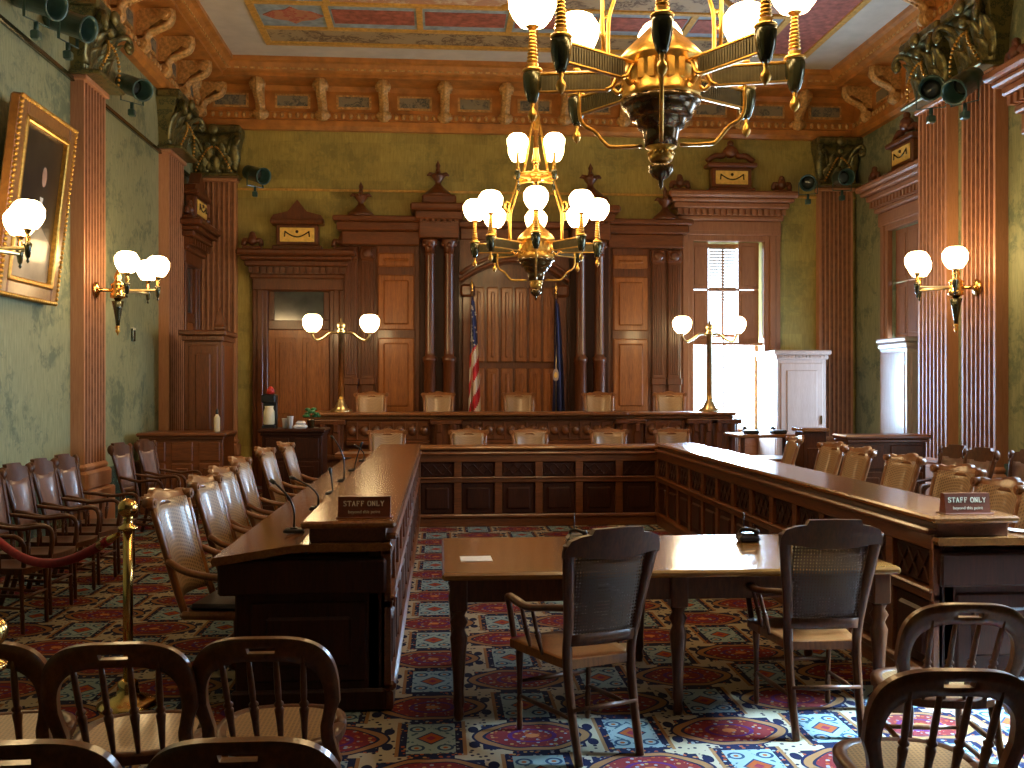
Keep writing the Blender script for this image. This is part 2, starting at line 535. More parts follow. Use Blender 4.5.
def glow(name, col, s):
    m = NT(name)
    e = m.n('ShaderNodeEmission'); e.inputs[0].default_value = (*col, 1); e.inputs[1].default_value = s
    m.link(e.outputs[0], m.out.inputs[0])
    return m.mat
M['globe'] = glow('lit_opal_glass', (1.0,.69,.33), 27)
def glass():
    m = NT('window_glass')
    t = m.n('ShaderNodeBsdfTransparent'); g = m.n('ShaderNodeBsdfGlossy'); mx = m.n('ShaderNodeMixShader')
    t.inputs[0].default_value = (.93,.97,1,1); g.inputs['Roughness'].default_value = .05
    mx.inputs[0].default_value = .06
    m.link(t.outputs[0], mx.inputs[1]); m.link(g.outputs[0], mx.inputs[2]); m.link(mx.outputs[0], m.out.inputs[0])
    return m.mat
M['glass'] = glass()
def portrait():
    m = NT('portrait_paint')
    v = m.coord('Object')
    n = m.noise(v, 2.5, 3)
    m.bsdf(m.ramp(n, [(.35, (.012,.009,.006)), (.7, (.05,.035,.02))]), .3, 0, .3)
    return m.mat
M['portrait'] = portrait()
M['flesh'] = plain('painted_flesh', (.42,.24,.16), .5)
M['robe'] = plain('painted_tan', (.36,.27,.17), .5, 0, .3, .3, 3)
# ================================================================ THE ROOM
XL, XR, XR2, YB, ZC = -4.2, 6.3, 7.5, 17.0, 7.15
YSTEP = 12.15
mb = MB(); mb.box(-4.6, 7.9, -1.6, 17.4, -.2, 0)
struct(mb.build('floor', M['carpet']))

def holed(mb, a0, a1, z0, z1, holes, fn, mi=0):
    """wall rectangle with rectangular holes; fn(a0,a1,z0,z1) adds one block"""
    aa = sorted({a0, a1, *[h[0] for h in holes], *[h[1] for h in holes]})
    zz = sorted({z0, z1, *[h[2] for h in holes], *[h[3] for h in holes]})
    for p, q in zip(aa, aa[1:]):
        for r, s in zip(zz, zz[1:]):
            if any(h[0] <= p and q <= h[1] and h[2] <= r and s <= h[3] for h in holes): continue
            fn(p, q, r, s)

WB = (4.50, 5.78, .85, 4.28)            # back window opening  x0 x1 z0 z1
W2 = (7.9, 9.6, .85, 4.28)              # right wall windows   y0 y1 z0 z1
W3 = (3.9, 5.5, .85, 4.28)
W4 = (13.9, 15.55, .85, 4.28)
mb = MB(); holed(mb, XL-.4, XR2+.4, 0, ZC, [WB], lambda a, b, c, d: mb.box(a, b, YB, YB+.4, c, d))
struct(mb.build('wall_back', M['wall_back']))
mb = MB(); mb.box(XL-.4, XL, -1.6, YB, 0, ZC)
struct(mb.build('wall_left', M['wall_side']))
mb = MB()
holed(mb, -1.6, YSTEP, 0, ZC, [W2, W3], lambda a, b, c, d: mb.box(XR, XR+.4, a, b, c, d))
mb.box(XR+.4, XR2+.4, YSTEP-.4, YSTEP, 0, ZC)
holed(mb, YSTEP, YB, 0, ZC, [W4], lambda a, b, c, d: mb.box(XR2, XR2+.4, a, b, c, d))
struct(mb.build('wall_right', M['wall_side']))
mb = MB(); mb.box(XL-.4, XR2+.4, -2.0, -1.6, 0, ZC)
struct(mb.build('wall_front', M['wall_plain']))

# ---- ceiling with painted coffers
mb = MB()
mb.box(XL-.4, XR2+.4, -2.0, YB+.4, ZC+.03, ZC+.25, mi=0)
cx0, cx1, cy1 = -3.4, 6.7, 16.2
MATS = [M['c_white'], M['c_gold'], M['c_brown'], M['c_red'], M['c_blue'], M['c_cream'], M['c_redor']]
def inlay(x0, x1, y0, y1, mi, dz=.0): mb.box(x0, x1, y0, y1, ZC-dz, ZC+.04, mi=mi)
inlay(cx0, cx1, 15.62, cy1, 0)
inlay(cx0, -2.75, 4, 15.62, 0); inlay(6.05, cx1, 4, 15.62, 0)
inlay(-2.75, 6.05, 15.5, 15.62, 1, .03)
inlay(-2.75, -2.65, 4, 15.5, 1, .03); inlay(5.95, 6.05, 4, 15.5, 1, .03)
inlay(-2.65, 5.1, 14.93, 15.5, 2)
inlay(-2.65, 5.1, 14.85, 14.93, 1, .03)
inlay(-2.65, 5.1, 13.95, 14.85, 4)
x = -2.65
for k, wd in enumerate([1.0] + [1.35]*5):
    if k == 0:
        mb.prism([(x+.06, 14.4), (x+.22, 14.55), (x+.4, 14.6), (x+.5, 14.72), (x+.6, 14.6), (x+.78, 14.55), (x+.94, 14.4), (x+.78, 14.25), (x+.6, 14.2), (x+.5, 14.08), (x+.4, 14.2), (x+.22, 14.25)], lambda p, q, t: (p, q, t), ZC-.012, ZC+.02, 6)
    else:
        inlay(x+.08, x+wd-.08, 14.14, 14.66, 3, .012)
    x += wd
    if k < 5: inlay(x-.045, x+.045, 13.95, 14.85, 1, .03)
inlay(-2.65, 5.1, 13.86, 13.95, 1, .03)
inlay(-2.65, -1.65, 4, 13.86, 4); inlay(5.2, 5.95, 4, 15.5, 3)
inlay(-1.65, -1.56, 4, 13.86, 1, .03); inlay(5.1, 5.2, 4, 15.5, 1, .03)
for k in range(7):
    y1 = 13.86-1.35*k
    inlay(-2.5, -1.8, y1-1.2, y1-.12, 3, .012); inlay(-2.65, -1.65, y1-1.33, y1-1.25, 1, .03)
inlay(-1.56, 5.1, 4, 13.86, 5)
mb.prism([(.9, 13.84), (4.4, 13.84), (3.2, 12.4), (2.2, 12.4)], lambda p, q, t: (p, q, t), ZC-.012, ZC+.02, 2)
for (x0, y0, x1, y1) in ((.9, 13.84, 2.2, 12.4), (4.4, 13.84, 3.2, 12.4)):
    mb.sweep([(x0, y0, ZC-.02), (x1, y1, ZC-.02)], .09, .06, (0,0,1), 1, False)
struct(mb.build('ceiling', MATS))

# ---- cornice runs with scroll brackets
PROF = [(0,6.12),(.10,6.12),(.15,6.18),(.15,6.27),(.10,6.30),(.10,6.42),(.05,6.44),(.05,6.80),(.12,6.87),(.60,6.88),(.60,6.93),(.67,6.95),(.74,7.06),(.80,7.08),(.80,7.16),(0,7.16)]
def bracket_mesh():
    b = MB()
    for wd, off in ((.16, 0), (.07, .02)):
        pts = curve([(0,-d-off,z) for d, z in ((.07,6.33),(.13,6.30),(.18,6.36),(.17,6.46),(.23,6.55),(.36,6.61),(.47,6.67),(.51,6.77),(.50,6.88))], 24)
        b.sweep(pts, wd, .085)
    b.prism([(.05,6.5),(.16,6.5),(.24,6.62),(.40,6.74),(.44,6.88),(.05,6.88)], lambda p, q, t: (t, -p, q), -.05, .05)
    for (d, z, r) in ((.15, 6.37, .07), (.46, 6.78, .085)):
        b.prism([(d+r*math.cos(k*PI/6), z+r*math.sin(k*PI/6)) for k in range(12)], lambda p, q, t: (t, -p, q), -.11, .11, 0, True)
        b.prism([(d+r*.5*math.cos(k*PI/4), z+r*.5*math.sin(k*PI/4)) for k in range(8)], lambda p, q, t: (t, -p, q), -.13, .13, 0, True)
    for k in range(5):
        d, z = .24+.05*k, 6.53+.03*k
        b.sphere((0, -d-.04, z), .03, 6, 4)
    return b
def cornice(name, base, rotz, L, first, step, label):
    root = bpy.data.objects.new(name, None); COL.objects.link(root); struct(root)
    root.location = base; root.rotation_euler = (0, 0, rotz)
    m = MB(); m.prism(PROF, lambda p, q, t: (t, -p, q), 0, L)
    m.build('moulding', M['cornice'], root)
    m = MB()
    n = int(L/.13)
    for k in range(n):
        m.sphere((.06+k*.13, -.105, 6.365), .048, 6, 4, (.8,.7,1.1))
        m.box(.02+k*.13, .10+k*.13, -.70, -.66, 6.97, 7.04)
    m.build('egg_moulding', M['cornice_gold'], root)
    k = 0; x = first; proto = None
    while x < L-.1:
        if proto is None: proto = o = bracket_mesh().build('scroll_bracket', M['cornice_gold'], root)
        else:
            o = proto.copy(); COL.objects.link(o); o.parent = root
        o.location = (x, 0, 0)
        if x+step < L:
            f = MB(); c = x+step/2
            f.box(c-.30, c+.30, -.075, -.04, 6.50, 6.74)
            fo = f.build('panel_frame', M['cornice_gold'], root)
            f = MB(); f.box(c-.26, c+.26, -.085, -.05, 6.535, 6.705)
            f.build('frieze_painting', M['frieze'], fo)
        x += step
    return root
xb = at(258, 100, 16.6)[0]; stp = (at(445, 100, 16.6)[0]-xb)/3
cornice('trim_1', (XL, YB, 0), 0, XR2-XL, (xb-XL) % stp, stp, '')
cornice('trim_2', (XL, 6.0, 0), PI/2, YB-6.0, .2, 1.06, '')
cornice('trim_3', (XR2, YB, 0), -PI/2, YB-YSTEP, .75, 1.06, '')
cornice('trim_4', (XR, YSTEP, 0), -PI/2, 6.0, .3, 1.06, '')

# picture rails
rail_z = onx(0, 24, XL)[2]
mb = MB()
za, zb = onx(2, 25, XL), onx(167, 157, XL)
rz = (za[2]+zb[2])/2
mb.box(XL, XL+.05, 6, 16.8, rz-.03, rz+.03, .01)
struct(mb.build('trim_5', M['green_bronze']))
mb = MB(); gz = at(300, 190, YB)[2]
mb.box(XL, 4.2, YB-.03, YB, gz-.02, gz+.02, .006); mb.box(6.1, XR2, YB-.03, YB, gz-.02, gz+.02, .006)
struct(mb.build('trim_6', M['c_gold']))
# baseboards in green marble
mb = MB(); mb.box(XL, XL+.05, -1.6, YB, 0, .62, .01); mb.box(XL, XL+.07, -1.6, YB, .62, .68, .01)
struct(mb.build('baseboard_left', M['marble']))
mb = MB(); mb.box(XR-.05, XR, -1.6, YSTEP, 0, .84, .01); mb.box(XR2-.05, XR2, YSTEP, YB, 0, .84, .01)
struct(mb.build('baseboard_right', M['marble']))

# ---- fluted pilasters with bronze capitals
def leaf(m, base, h, w, out, side=0.0, mi=0):
    def fn(i, j):
        t = i/5; s_ = j/4*2-1
        ww = w*(.75+.5*math.sin(PI*t))*(1-.75*max(0, t-.7)/.3)
        x = base[0]+s_*ww/2 + side*t*t
        y = base[1]-out*(t**2.2) - .03*(1-s_*s_)
        z = base[2]+h*(t if t < .8 else .8+.1*math.sin((t-.8)*8))
        return (x, y, z), (x, y+.025, z-.01)
    m.slab(5, 4, fn, mi=mi)
def pilaster(label, loc, rotz, w=.72, zt=5.25, group='fluted pilasters along the walls', beads=True):
    t = thing('fluted_pilaster', label, 'pilaster', loc, rotz, None)
    m = MB(); m.box(-w/2-.09, w/2+.09, -.24, 0, 0, .50, .02); m.box(-w/2-.06, w/2+.06, -.21, 0, .5, .72, .03)
    m.box(-w/2-.03, w/2+.03, -.18, 0, .72, .80, .03)
    m.build('base', M['pilaster'], t)
    m = MB(); h = w/2; n = 7; p = [(-h, 0), (-h, -.15)]
    fw = (w-.06)/n
    for k in range(n):
        x = -h+.03+k*fw
        p += [(x+.012, -.15), (x+.026, -.115), (x+fw-.026, -.115), (x+fw-.012, -.15)]
    p += [(h, -.15), (h, 0)]
    m.prism(p, lambda a, b, z: (a, b, z), .8, zt-.05)
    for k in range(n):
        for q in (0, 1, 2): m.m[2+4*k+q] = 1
    m.box(-h-.03, h+.03, -.19, 0, zt-.06, zt, .01)
    m.build('shaft', [M['pilaster'], M['groove']], t)
    m = MB()
    def bell(i, j):
        tt = i/6; s_ = j/6*2-1
        k = 1+.35*tt**2
        x = s_*h*k; y = -.14-.16*tt**1.5
        return (x, y, zt+.02+.72*tt), (x, 0, zt+.02+.72*tt)
    m.slab(6, 6, bell)
    m.box(-h*1.35-.0, h*1.35+.0, -.36, 0, zt+.74, zt+.87, .03)
    m.box(-h*1.2, h*1.2, -.36, 0, zt, zt+.05, .015)
    cap = m.build('capital', M['capital'], t)
    m = MB()
    for x in (-.30*w, 0, .30*w): leaf(m, (x, -.15, zt+.04), .36, w*.28, .13)
    for x in (-.45*w, -.16*w, .16*w, .45*w): leaf(m, (x, -.17, zt+.14), .50, w*.26, .17, .08*(x/w))
    for sx in (-1, 1):
        c = curve([(sx*w*.3, -.2, zt+.42), (sx*w*.42, -.28, zt+.62), (sx*w*.58, -.38, zt+.70), (sx*w*.65, -.42, zt+.60), (sx*w*.58, -.41, zt+.52), (sx*w*.53, -.38, zt+.58)], 20)
        m.tube(c, [lerp(.05, .028, k/(len(c)-1)) for k in range(len(c))], 6)
        m.sphere((sx*w*.58, -.4, zt+.6), .05, 8, 6)
    m.sphere((0, -.38, zt+.78), .09, 8, 6, (1.2,.6,1)); m.sphere((0,-.32,zt+.62), .07, 8, 6)
    m.build('acanthus_leaves', M['capital'], cap)
    if beads:
        for sx in (-1, 1):
            m = MB()
            for k in range(13):
                tt = k/12
                m.sphere((sx*(.03+.42*w*tt), -.30-.06*math.sin(PI*tt), zt+.50-.46*tt**1.4), .02, 6, 4)
            m.build('bead_garland', M['gilt'], cap)
    return t
pilaster('fluted wooden pilaster on the left wall behind the twin-globe sconce right of the portrait', (XL, 11.72, 0), PI/2)
pilaster('fluted wooden pilaster on the left wall, second from the portrait', (XL, 15.25, 0), PI/2, .85)
pilaster('fluted wooden pilaster in the left rear corner behind the tall cabinet', (-3.82, YB, 0), 0, .68)
pilaster('fluted wooden pilaster in the right rear corner beside the daylit window', (7.08, YB, 0), 0, .62)
pilaster('left one of the paired fluted pilasters on the right wall', (XR, 11.70, 0), -PI/2, .70)
pilaster('right one of the paired fluted pilasters, carrying the right wall sconce', (XR, 10.66, 0), -PI/2, .70)

# ================================================================ WINDOWS AND DOORS
def overdoor(parent, cx, hw, y, z0, mat, dark, plaque=True, scrolls=True, gable=False):
    """entablature over an opening; wall plane y, outward -y, from z0 up; built as parts"""
    m = MB()
    m.box(cx-hw, cx+hw, y-.14, y, z0, z0+.20, .02)
    m.box(cx-hw-.03, cx+hw+.03, y-.20, y, z0+.20, z0+.28, .02)
    m.box(cx-hw-.10, cx+hw+.10, y-.30, y, z0+.40, z0+.50, .02)
    m.box(cx-hw-.16, cx+hw+.16, y-.38, y, z0+.50, z0+.57, .02)
    m.box(cx-hw-.22, cx+hw+.22, y-.45, y, z0+.57, z0+.68, .03)
    n = int(2*hw/.11)
    for k in range(n+1):
        x = cx-hw+2*hw*k/n
        m.box(x-.03, x+.03, y-.27, y-.1, z0+.29, z0+.39)
    m.box(cx-hw-.02, cx+hw+.02, y-.2, y, z0+.28, z0+.40)
    ent = m.build('cornice_shelf', mat, parent)
    zt = z0+.68
    m = MB()
    m.box(cx-.42, cx+.42, y-.30, y-.06, zt, zt+.08, .02)
    m.box(cx-.36, cx+.36, y-.26, y-.08, zt+.08, zt+.44, .02)
    m.box(cx-.45, cx+.45, y-.32, y-.04, zt+.44, zt+.52, .02)
    if gable:
        m.prism([(cx-.45, zt+.52), (cx+.45, zt+.52), (cx+.40, zt+.60), (cx+.16, zt+.66), (cx, zt+.86), (cx-.16, zt+.66), (cx-.40, zt+.60)], lambda p, q, t: (p, t, q), y-.26, y-.08)
    else:
        for sx in (-1, 1):
            c = curve([(cx+sx*.42, y-.17, zt+.56), (cx+sx*.28, y-.17, zt+.66), (cx+sx*.14, y-.17, zt+.66), (cx+sx*.06, y-.17, zt+.78)], 9)
            m.tube(c, .055, 6)
        m.sphere((cx, y-.17, zt+.74), .12, 8, 6); m.sphere((cx, y-.17, zt+.88), .06, 8, 6)
    m.build('plaque_block', dark, parent)
    m = MB(); m.box(cx-.29, cx+.29, y-.275, y-.25, zt+.14, zt+.38, .006)
    pl = m.build('gilt_plaque', M['gold_plaque'], parent)
    m = MB()
    c = [(cx-.2+.4*k/10, y-.28, zt+.31-.09*math.sin(PI*k/10)) for k in range(11)]
    m.tube(c, .012, 5); m.sphere((cx, y-.28, zt+.31), .028, 6, 4)
    for sx in (-1, 1): m.tube([(cx+sx*.2, y-.28, zt+.32), (cx+sx*.21, y-.28, zt+.22)], .012, 5)
    m.build('garland_ornament', M['bronze'], pl)
    if scrolls:
        for sx in (-1, 1):
            m = MB(); X = cx+sx*(hw-.02)
            m.box(X-.16, X+.16, y-.3, y-.1, zt, zt+.06, .015)
            for s2 in (-1, 1):
                m.tube(curve([(X+s2*.15, y-.2, zt+.07), (X+s2*.13, y-.2, zt+.17), (X+s2*.05, y-.2, zt+.16), (X, y-.2, zt+.28)], 9), .045, 6)
            m.sphere((X, y-.2, zt+.16), .085, 8, 6); m.sphere((X, y-.2, zt+.27), .05, 8, 6)
            m.build('scroll_ornament', dark, parent)
    return ent
def casing(parent, x0, x1, z0, z1, y, w, mat):
    m = MB()
    for (a, b) in ((x0-w, x0), (x1, x1+w)):
        m.box(a, b, y-.10, y, z0, z1+w, .015)
        m.box(a+w*.3, b-w*.3, y-.13, y-.08, z0, z1+w*.8, .012)
    m.box(x0-w-.004, x1+w+.004, y-.104, y, z1, z1+w+.004, .015)
    m.box(x0-w, x1+w, y-.137, y-.08, z1+w*.35, z1+w*.7, .012)
    return m.build('casing', mat, parent)
def window(name, origin, rotz, W, z0, z1, shutters, mat, dark, cw=.26, lower_panel=False):
    """local: x along the wall from 0 to W, wall face y=0, room on -y"""
    root = bpy.data.objects.new(name, None); COL.objects.link(root); struct(root)
    root.location = origin; root.rotation_euler = (0, 0, rotz)
    casing(root, 0, W, 0, z1, 0, cw, mat)
    overdoor(root, W/2, W/2+cw, 0, z1+cw-.14, mat, dark)
    zm = (z0+z1)/2+.05
    m = MB()
    for x0, x1 in ((0, .06), (W-.06, W)): m.box(x0, x1, .26, .34, z0, z1)
    m.box(0, W, .26, .34, z0, z0+.07); m.box(0, W, .26, .34, z1-.07, z1)
    m.box(W/2-.018, W/2+.018, .28, .32, z0, z1)
    m.box(0, W, .26, .34, zm-.03, zm+.03)
    m.build('sash', mat, root)
    m = MB(); m.box(.02, W-.02, .298, .303, z0+.02, z1-.02)
    m.build('pane', M['glass'], root)
    m = MB(); m.box(-.05, W+.05, -.12, .25, z0-.06, z0, .02)
    m.build('sill', mat, root)
    if z0 > .3:
        m = MB(); m.box(0, W, -.02, .05, 0, z0-.06); m.box(.1, W-.1, -.04, 0, .15, z0-.2, .02)
        m.build('apron', mat, root)
    if shutters == 'half':
        m = MB(); zs = 2.48
        k = 0; z = z1-.1
        while z > zs+.75:
            m.box(.36, W-.42, .20, .225, z, z+.025); z -= .055
        m.build('blind', M['blind'], root)
        for (a, b, ya, yb) in ((-.0, .30, .05, .1), (W-.42, W-.05, .05, .1)):
            for za, zb_ in ((zs, 3.42), (3.44, z1)):
                m = MB(); m.box(a, b, ya, yb, za, zb_, .006)
                m.box(a+.05, b-.05, ya-.015, ya, za+.07, zb_-.07, .01)
                m.build('shutter', mat, root)
        m = MB(); m.box(0, W, .0, .08, zs-.05, zs, .01); m.box(.28, W-.4, .05, .08, 3.41, 3.45)
        m.build('rail', mat, root)
    elif shutters == 'upper':
        for k in range(4):
            a = W*k/4
            for za, zb_ in ((2.48, 3.40), (3.42, z1)):
                m = MB(); m.box(a+.005, a+W/4-.005, .05, .1, za, zb_, .006)
                m.box(a+.06, a+W/4-.06, .035, .05, za+.08, zb_-.08, .01)
                m.build('shutter', mat, root)
    return root
window('window_1', (WB[0], YB, 0), 0, WB[1]-WB[0], WB[2], WB[3], 'half', M['casing'], M['mahogany_h'], .30)
window('window_2', (XR, W2[1], 0), -PI/2, W2[1]-W2[0], W2[2], W2[3], '', M['casing'], M['mahogany_y'])
window('window_3', (XR, W3[1], 0), -PI/2, W3[1]-W3[0], W3[2], W3[3], '', M['casing'], M['mahogany_y'])
window('window_4', (XR2, W4[1], 0), -PI/2, W4[1]-W4[0], W4[2], W4[3], 'upper', M['casing'], M['mahogany_y'])

def door(name, origin, rotz, W, zdoor, ztop, mat, leafmat):
    root = bpy.data.objects.new(name, None); COL.objects.link(root); struct(root)
    root.location = origin; root.rotation_euler = (0, 0, rotz)
    casing(root, 0, W, 0, ztop, 0, .26, mat)
    overdoor(root, W/2, W/2+.26, 0, ztop-.08, mat, mat, gable=True)
    m = MB(); m.box(0, W, -.06, 0, zdoor, zdoor+.16, .01); m.box(0, W, -.04, 0, ztop-.09, ztop, .01)
    for x in (0, W-.1): m.box(x, x+.1, -.04, 0, zdoor+.16, ztop-.09, .01)
    tr = m.build('transom_frame', mat, root)
    m = MB(); m.box(.09, W-.09, -.02, -.01, zdoor+.14, ztop-.07)
    m.build('transom_pane', M['dark_glass'], tr)
    m = MB(); m.box(0, W, -.045, 0, 0, zdoor, .01)
    for x0, x1 in ((.12, W/2-.06), (W/2+.06, W-.12)):
        for z0, z1 in ((.2, 1.0), (1.15, zdoor-.14)):
            m.box(x0, x1, -.06, -.04, z0, z1, .015); m.box(x0+.07, x1-.07, -.075, -.055, z0+.07, z1-.07, .012)
    lf = m.build('door_leaf', leafmat, root)
    m = MB(); m.sphere((.07, -.09, 1.05), .035, 10, 8); m.tube([(.07, -.04, 1.05), (.07, -.09, 1.05)], .015, 8)
    m.box(.04, .10, -.055, -.04, .95, 1.2, .005)
    m.build('door_knob', M['brass'], lf)
    return root
dx0, dx1 = at(272, 300, 16.95)[0], at(326, 300, 16.95)[0]
z_tt = at(300, 290, 16.95)[2]; z_tb = at(300, 324, 16.95)[2]
door('door_1', (dx0-.06, YB-.02, 0), 0, dx1-dx0+.12, z_tb-.10, z_tt+.06, M['mahogany_v'], M['panel'])
door('door_2', (XL+.02, 15.98, 0), PI/2, .62, 2.75, 3.75, M['mahogany_v'], M['panel'])
# ================================================================ PANELLED SCREEN BEHIND THE ROSTRUM
YP = 16.72
def PX(u, y=YP): return at(u, 300, y)[0]
def PZ(v, u=450, y=YP): return at(u, v, y)[2]
scr = thing('carved_panelling', 'tall carved mahogany panelling with paired columns and finials on the rear wall', 'wall panelling', (0, YP, 0))
CX = 1.29
xa, xb_, xc, xd = PX(343), PX(419), PX(459), 0
L1, L2, L3 = xa-CX, xb_-CX, xc-CX          # offsets from centre: outer end, bay end, column block end
z_e0, z_e1 = PZ(246), PZ(220)
m = MB()                                     # backing boards with the arched recess left open
aw = -L3-.02
m.box(CX+L1, CX+L3+.02, .08, .27, 0, z_e0+.2)
m.box(CX-L3-.02, CX-L1, .08, .27, 0, z_e0+.2)
zs, zc_ = PZ(283), PZ(262)
n = 14
for k in range(n):
    a0, a1 = -aw+2*aw*k/n, -aw+2*aw*(k+1)/n
    f = lambda a: zs+(zc_-zs)*(1-(a/aw)**2)
    m.prism([(CX+a0, f(a0)), (CX+a1, f(a1)), (CX+a1, z_e1), (CX+a0, z_e1)], lambda p, q, t: (p, t, q), .02, .27)
m.box(CX-aw, CX+aw, .20, .27, 0, zc_+.1)
m.build('backing', M['mahogany_v'], scr)
for sx in (-1, 1):
    X = lambda o: CX+sx*o
    def bx(m, o0, o1, y0, y1, z0, z1, b=.012):
        a, c = sorted((X(o0), X(o1))); m.box(a, c, y0, y1, z0, z1, b)
    # side bay: fluted pilasters, raised panels
    m = MB()
    o_out = -L1
    pan0, pan1 = abs(PX(378)-CX), abs(PX(414)-CX)
    wflu = (o_out-pan0-.05)/2
    for q in (0, 1):
        o1 = o_out-.02-q*(wflu+.01); o0 = o1-wflu+.05
        fl = MB(); bx(fl, o0, o1, .0, .1, .5, z_e0-.02)
        for k in range(4):
            oo = o0+.03+(o1-o0-.06)*(k+.5)/4
            bx(fl, oo-.02, oo+.012, -.02, .02, 1.9, z_e0-.3, .006)
        bx(fl, o0-.02, o1+.02, -.03, .1, 1.72, 1.84)
        bx(fl, o0-.02, o1+.02, -.03, .1, z_e0-.26, z_e0-.02, .03)
        fl.sphere((X((o0+o1)/2), -.02, z_e0-.14), .09, 8, 6, (1.2,.5,1))
        fl.build('fluted_strip', M['mahogany_v'], scr)
    for z0, z1, big in ((PZ(267), PZ(253), 0), (PZ(330), PZ(275), 1), (PZ(412), PZ(338), 1)):
        p = MB(); bx(p, pan1, pan0, .02, .1, z0, z1, .02)
        bx(p, pan1+.09, pan0-.09, -.005, .05, z0+.09, z1-.09, .025)
        p.build('raised_panel', M['panel'], scr)
    p = MB(); bx(p, pan1-.02, pan0+.02, .04, .1, .5, z_e0, .01); p.build('panel_frame', M['mahogany_v'], scr)
    e = MB()                                  # entablature of the bay
    bx(e, -L2-.02, o_out+.02, -.06, .27, z_e0, z_e0+.24, .02)
    bx(e, -L2-.02, o_out+.10, -.14, .27, z_e0+.24, z_e1-.06, .02)
    bx(e, -L2-.02, o_out+.16, -.22, .27, z_e1-.06, z_e1+.03, .02)
    e.build('entablature', M['mahogany_h'], scr)
    # column block
    zb1 = PZ(207)
    e = MB()
    bx(e, -L3, -L2, -.22, .27, PZ(240), PZ(222), .02)
    bx(e, -L3-.06, -L2+.06, -.32, .27, PZ(222), PZ(214), .02)
    bx(e, -L3-.14, -L2+.14, -.42, .27, PZ(214), zb1, .03)
    bx(e, -L3+.05, -L2-.05, -.30, .2, zb1, zb1+.16, .03)
    for k in range(7):
        oo = -L3+(-L2+L3)*(k+.5)/7
        bx(e, oo-.03, oo+.03, -.29, -.2, PZ(224), PZ(220), .006)
    e.build('column_entablature', M['mahogany_h'], scr)
    cols = [abs(PX(430)-CX), abs(PX(449)-CX)]
    zr = PZ(356)
    for o in cols:
        c = MB(); ztop = PZ(241)
        c.lathe([(.13,.5),(.13,.62),(.10,.66),(.105,zr-.12),(.12,zr-.10),(.125,zr-.03),(.085,zr),(.09,zr+.05),(.085,zr+.1),(.075,ztop-.28),(.09,ztop-.26),(.085,ztop-.22)], 14, (X(o), -.13, 0))
        c.lathe([(.085,ztop-.24),(.10,ztop-.12),(.14,ztop-.04),(.14,ztop)], 8, (X(o), -.13, 0), rot=PI/8)
        c.sphere((X(o), -.23, ztop-.1), .05, 6, 4); c.sphere((X(o)+.09, -.16, ztop-.08), .05, 6, 4); c.sphere((X(o)-.09, -.16, ztop-.08), .05, 6, 4)
        c.build('column', M['mahogany_v'], scr)
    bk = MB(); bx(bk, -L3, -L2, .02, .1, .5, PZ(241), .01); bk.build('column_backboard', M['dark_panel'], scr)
    # finials
    for o, zb0, s_ in ((abs(PX(361)-CX), z_e1+.03, .95), (abs(PX(438)-CX), zb1+.16, 1.0)):
        q = MB(); c = (X(o), -.02, zb0)
        q.lathe([(.27*s_,0),(.24*s_,.05),(.10*s_,.17*s_),(.06*s_,.22*s_),(.05*s_,.26*s_),(.12*s_,.34*s_),(.13*s_,.38*s_),(.05*s_,.42*s_),(.03*s_,.5*s_),(.045*s_,.54*s_),(0,.64*s_)], 8, c, rot=PI/8)
        for k in range(4):
            a = k*PI/2
            q.tube([(c[0], c[1], c[2]+.36*s_), (c[0]+.15*s_*math.cos(a), c[1]+.15*s_*math.sin(a), c[2]+.40*s_), (c[0]+.19*s_*math.cos(a), c[1]+.19*s_*math.sin(a), c[2]+.37*s_)], [.05*s_,.035*s_,.012], 6)
        q.build('finial', M['mahogany_v'], scr)
    # small pilaster beside the arch
    q = MB(); oo = -L3-.14
    bx(q, oo-.08, oo+.08, .0, .1, .5, zs-.22, .012); bx(q, oo-.14, oo+.12, -.08, .1, zs-.24, zs-.02, .04)
    q.build('arch_pilaster', M['mahogany_v'], scr)
m = MB()
for w_, y_, dz in ((.09, -.04, .04), (.06, -.0, .16)):
    m.sweep([(CX+a, y_, zs+(zc_-zs)*(1-(a/aw)**2)+dz) for a in [(-aw+.0)+2*aw*k/16 for k in range(17)]], w_, .07, (0,1,0))
m.build('arch_moulding', M['mahogany_h'], scr)
nP = 6
for k in range(nP):
    o0, o1 = -aw+.2+(2*aw-.4)*k/nP, -aw+.2+(2*aw-.4)*(k+1)/nP
    for z0, z1 in ((.7, PZ(368)), (PZ(362), zs-.05)):
        p = MB(); p.box(CX+o0+.02, CX+o1-.02, .15, .22, z0, z1, .02); p.box(CX+o0+.09, CX+o1-.09, .125, .18, z0+.08, z1-.08, .02)
        p.build('recess_panel', M['panel'], scr)
m = MB(); m.box(CX+L3+.02, CX-L3-.02, -.05, .2, PZ(240), PZ(228), .02); m.box(CX+L3, CX-L3, -.1, .2, PZ(228), PZ(222), .02)
m.build('centre_entablature', M['mahogany_h'], scr)

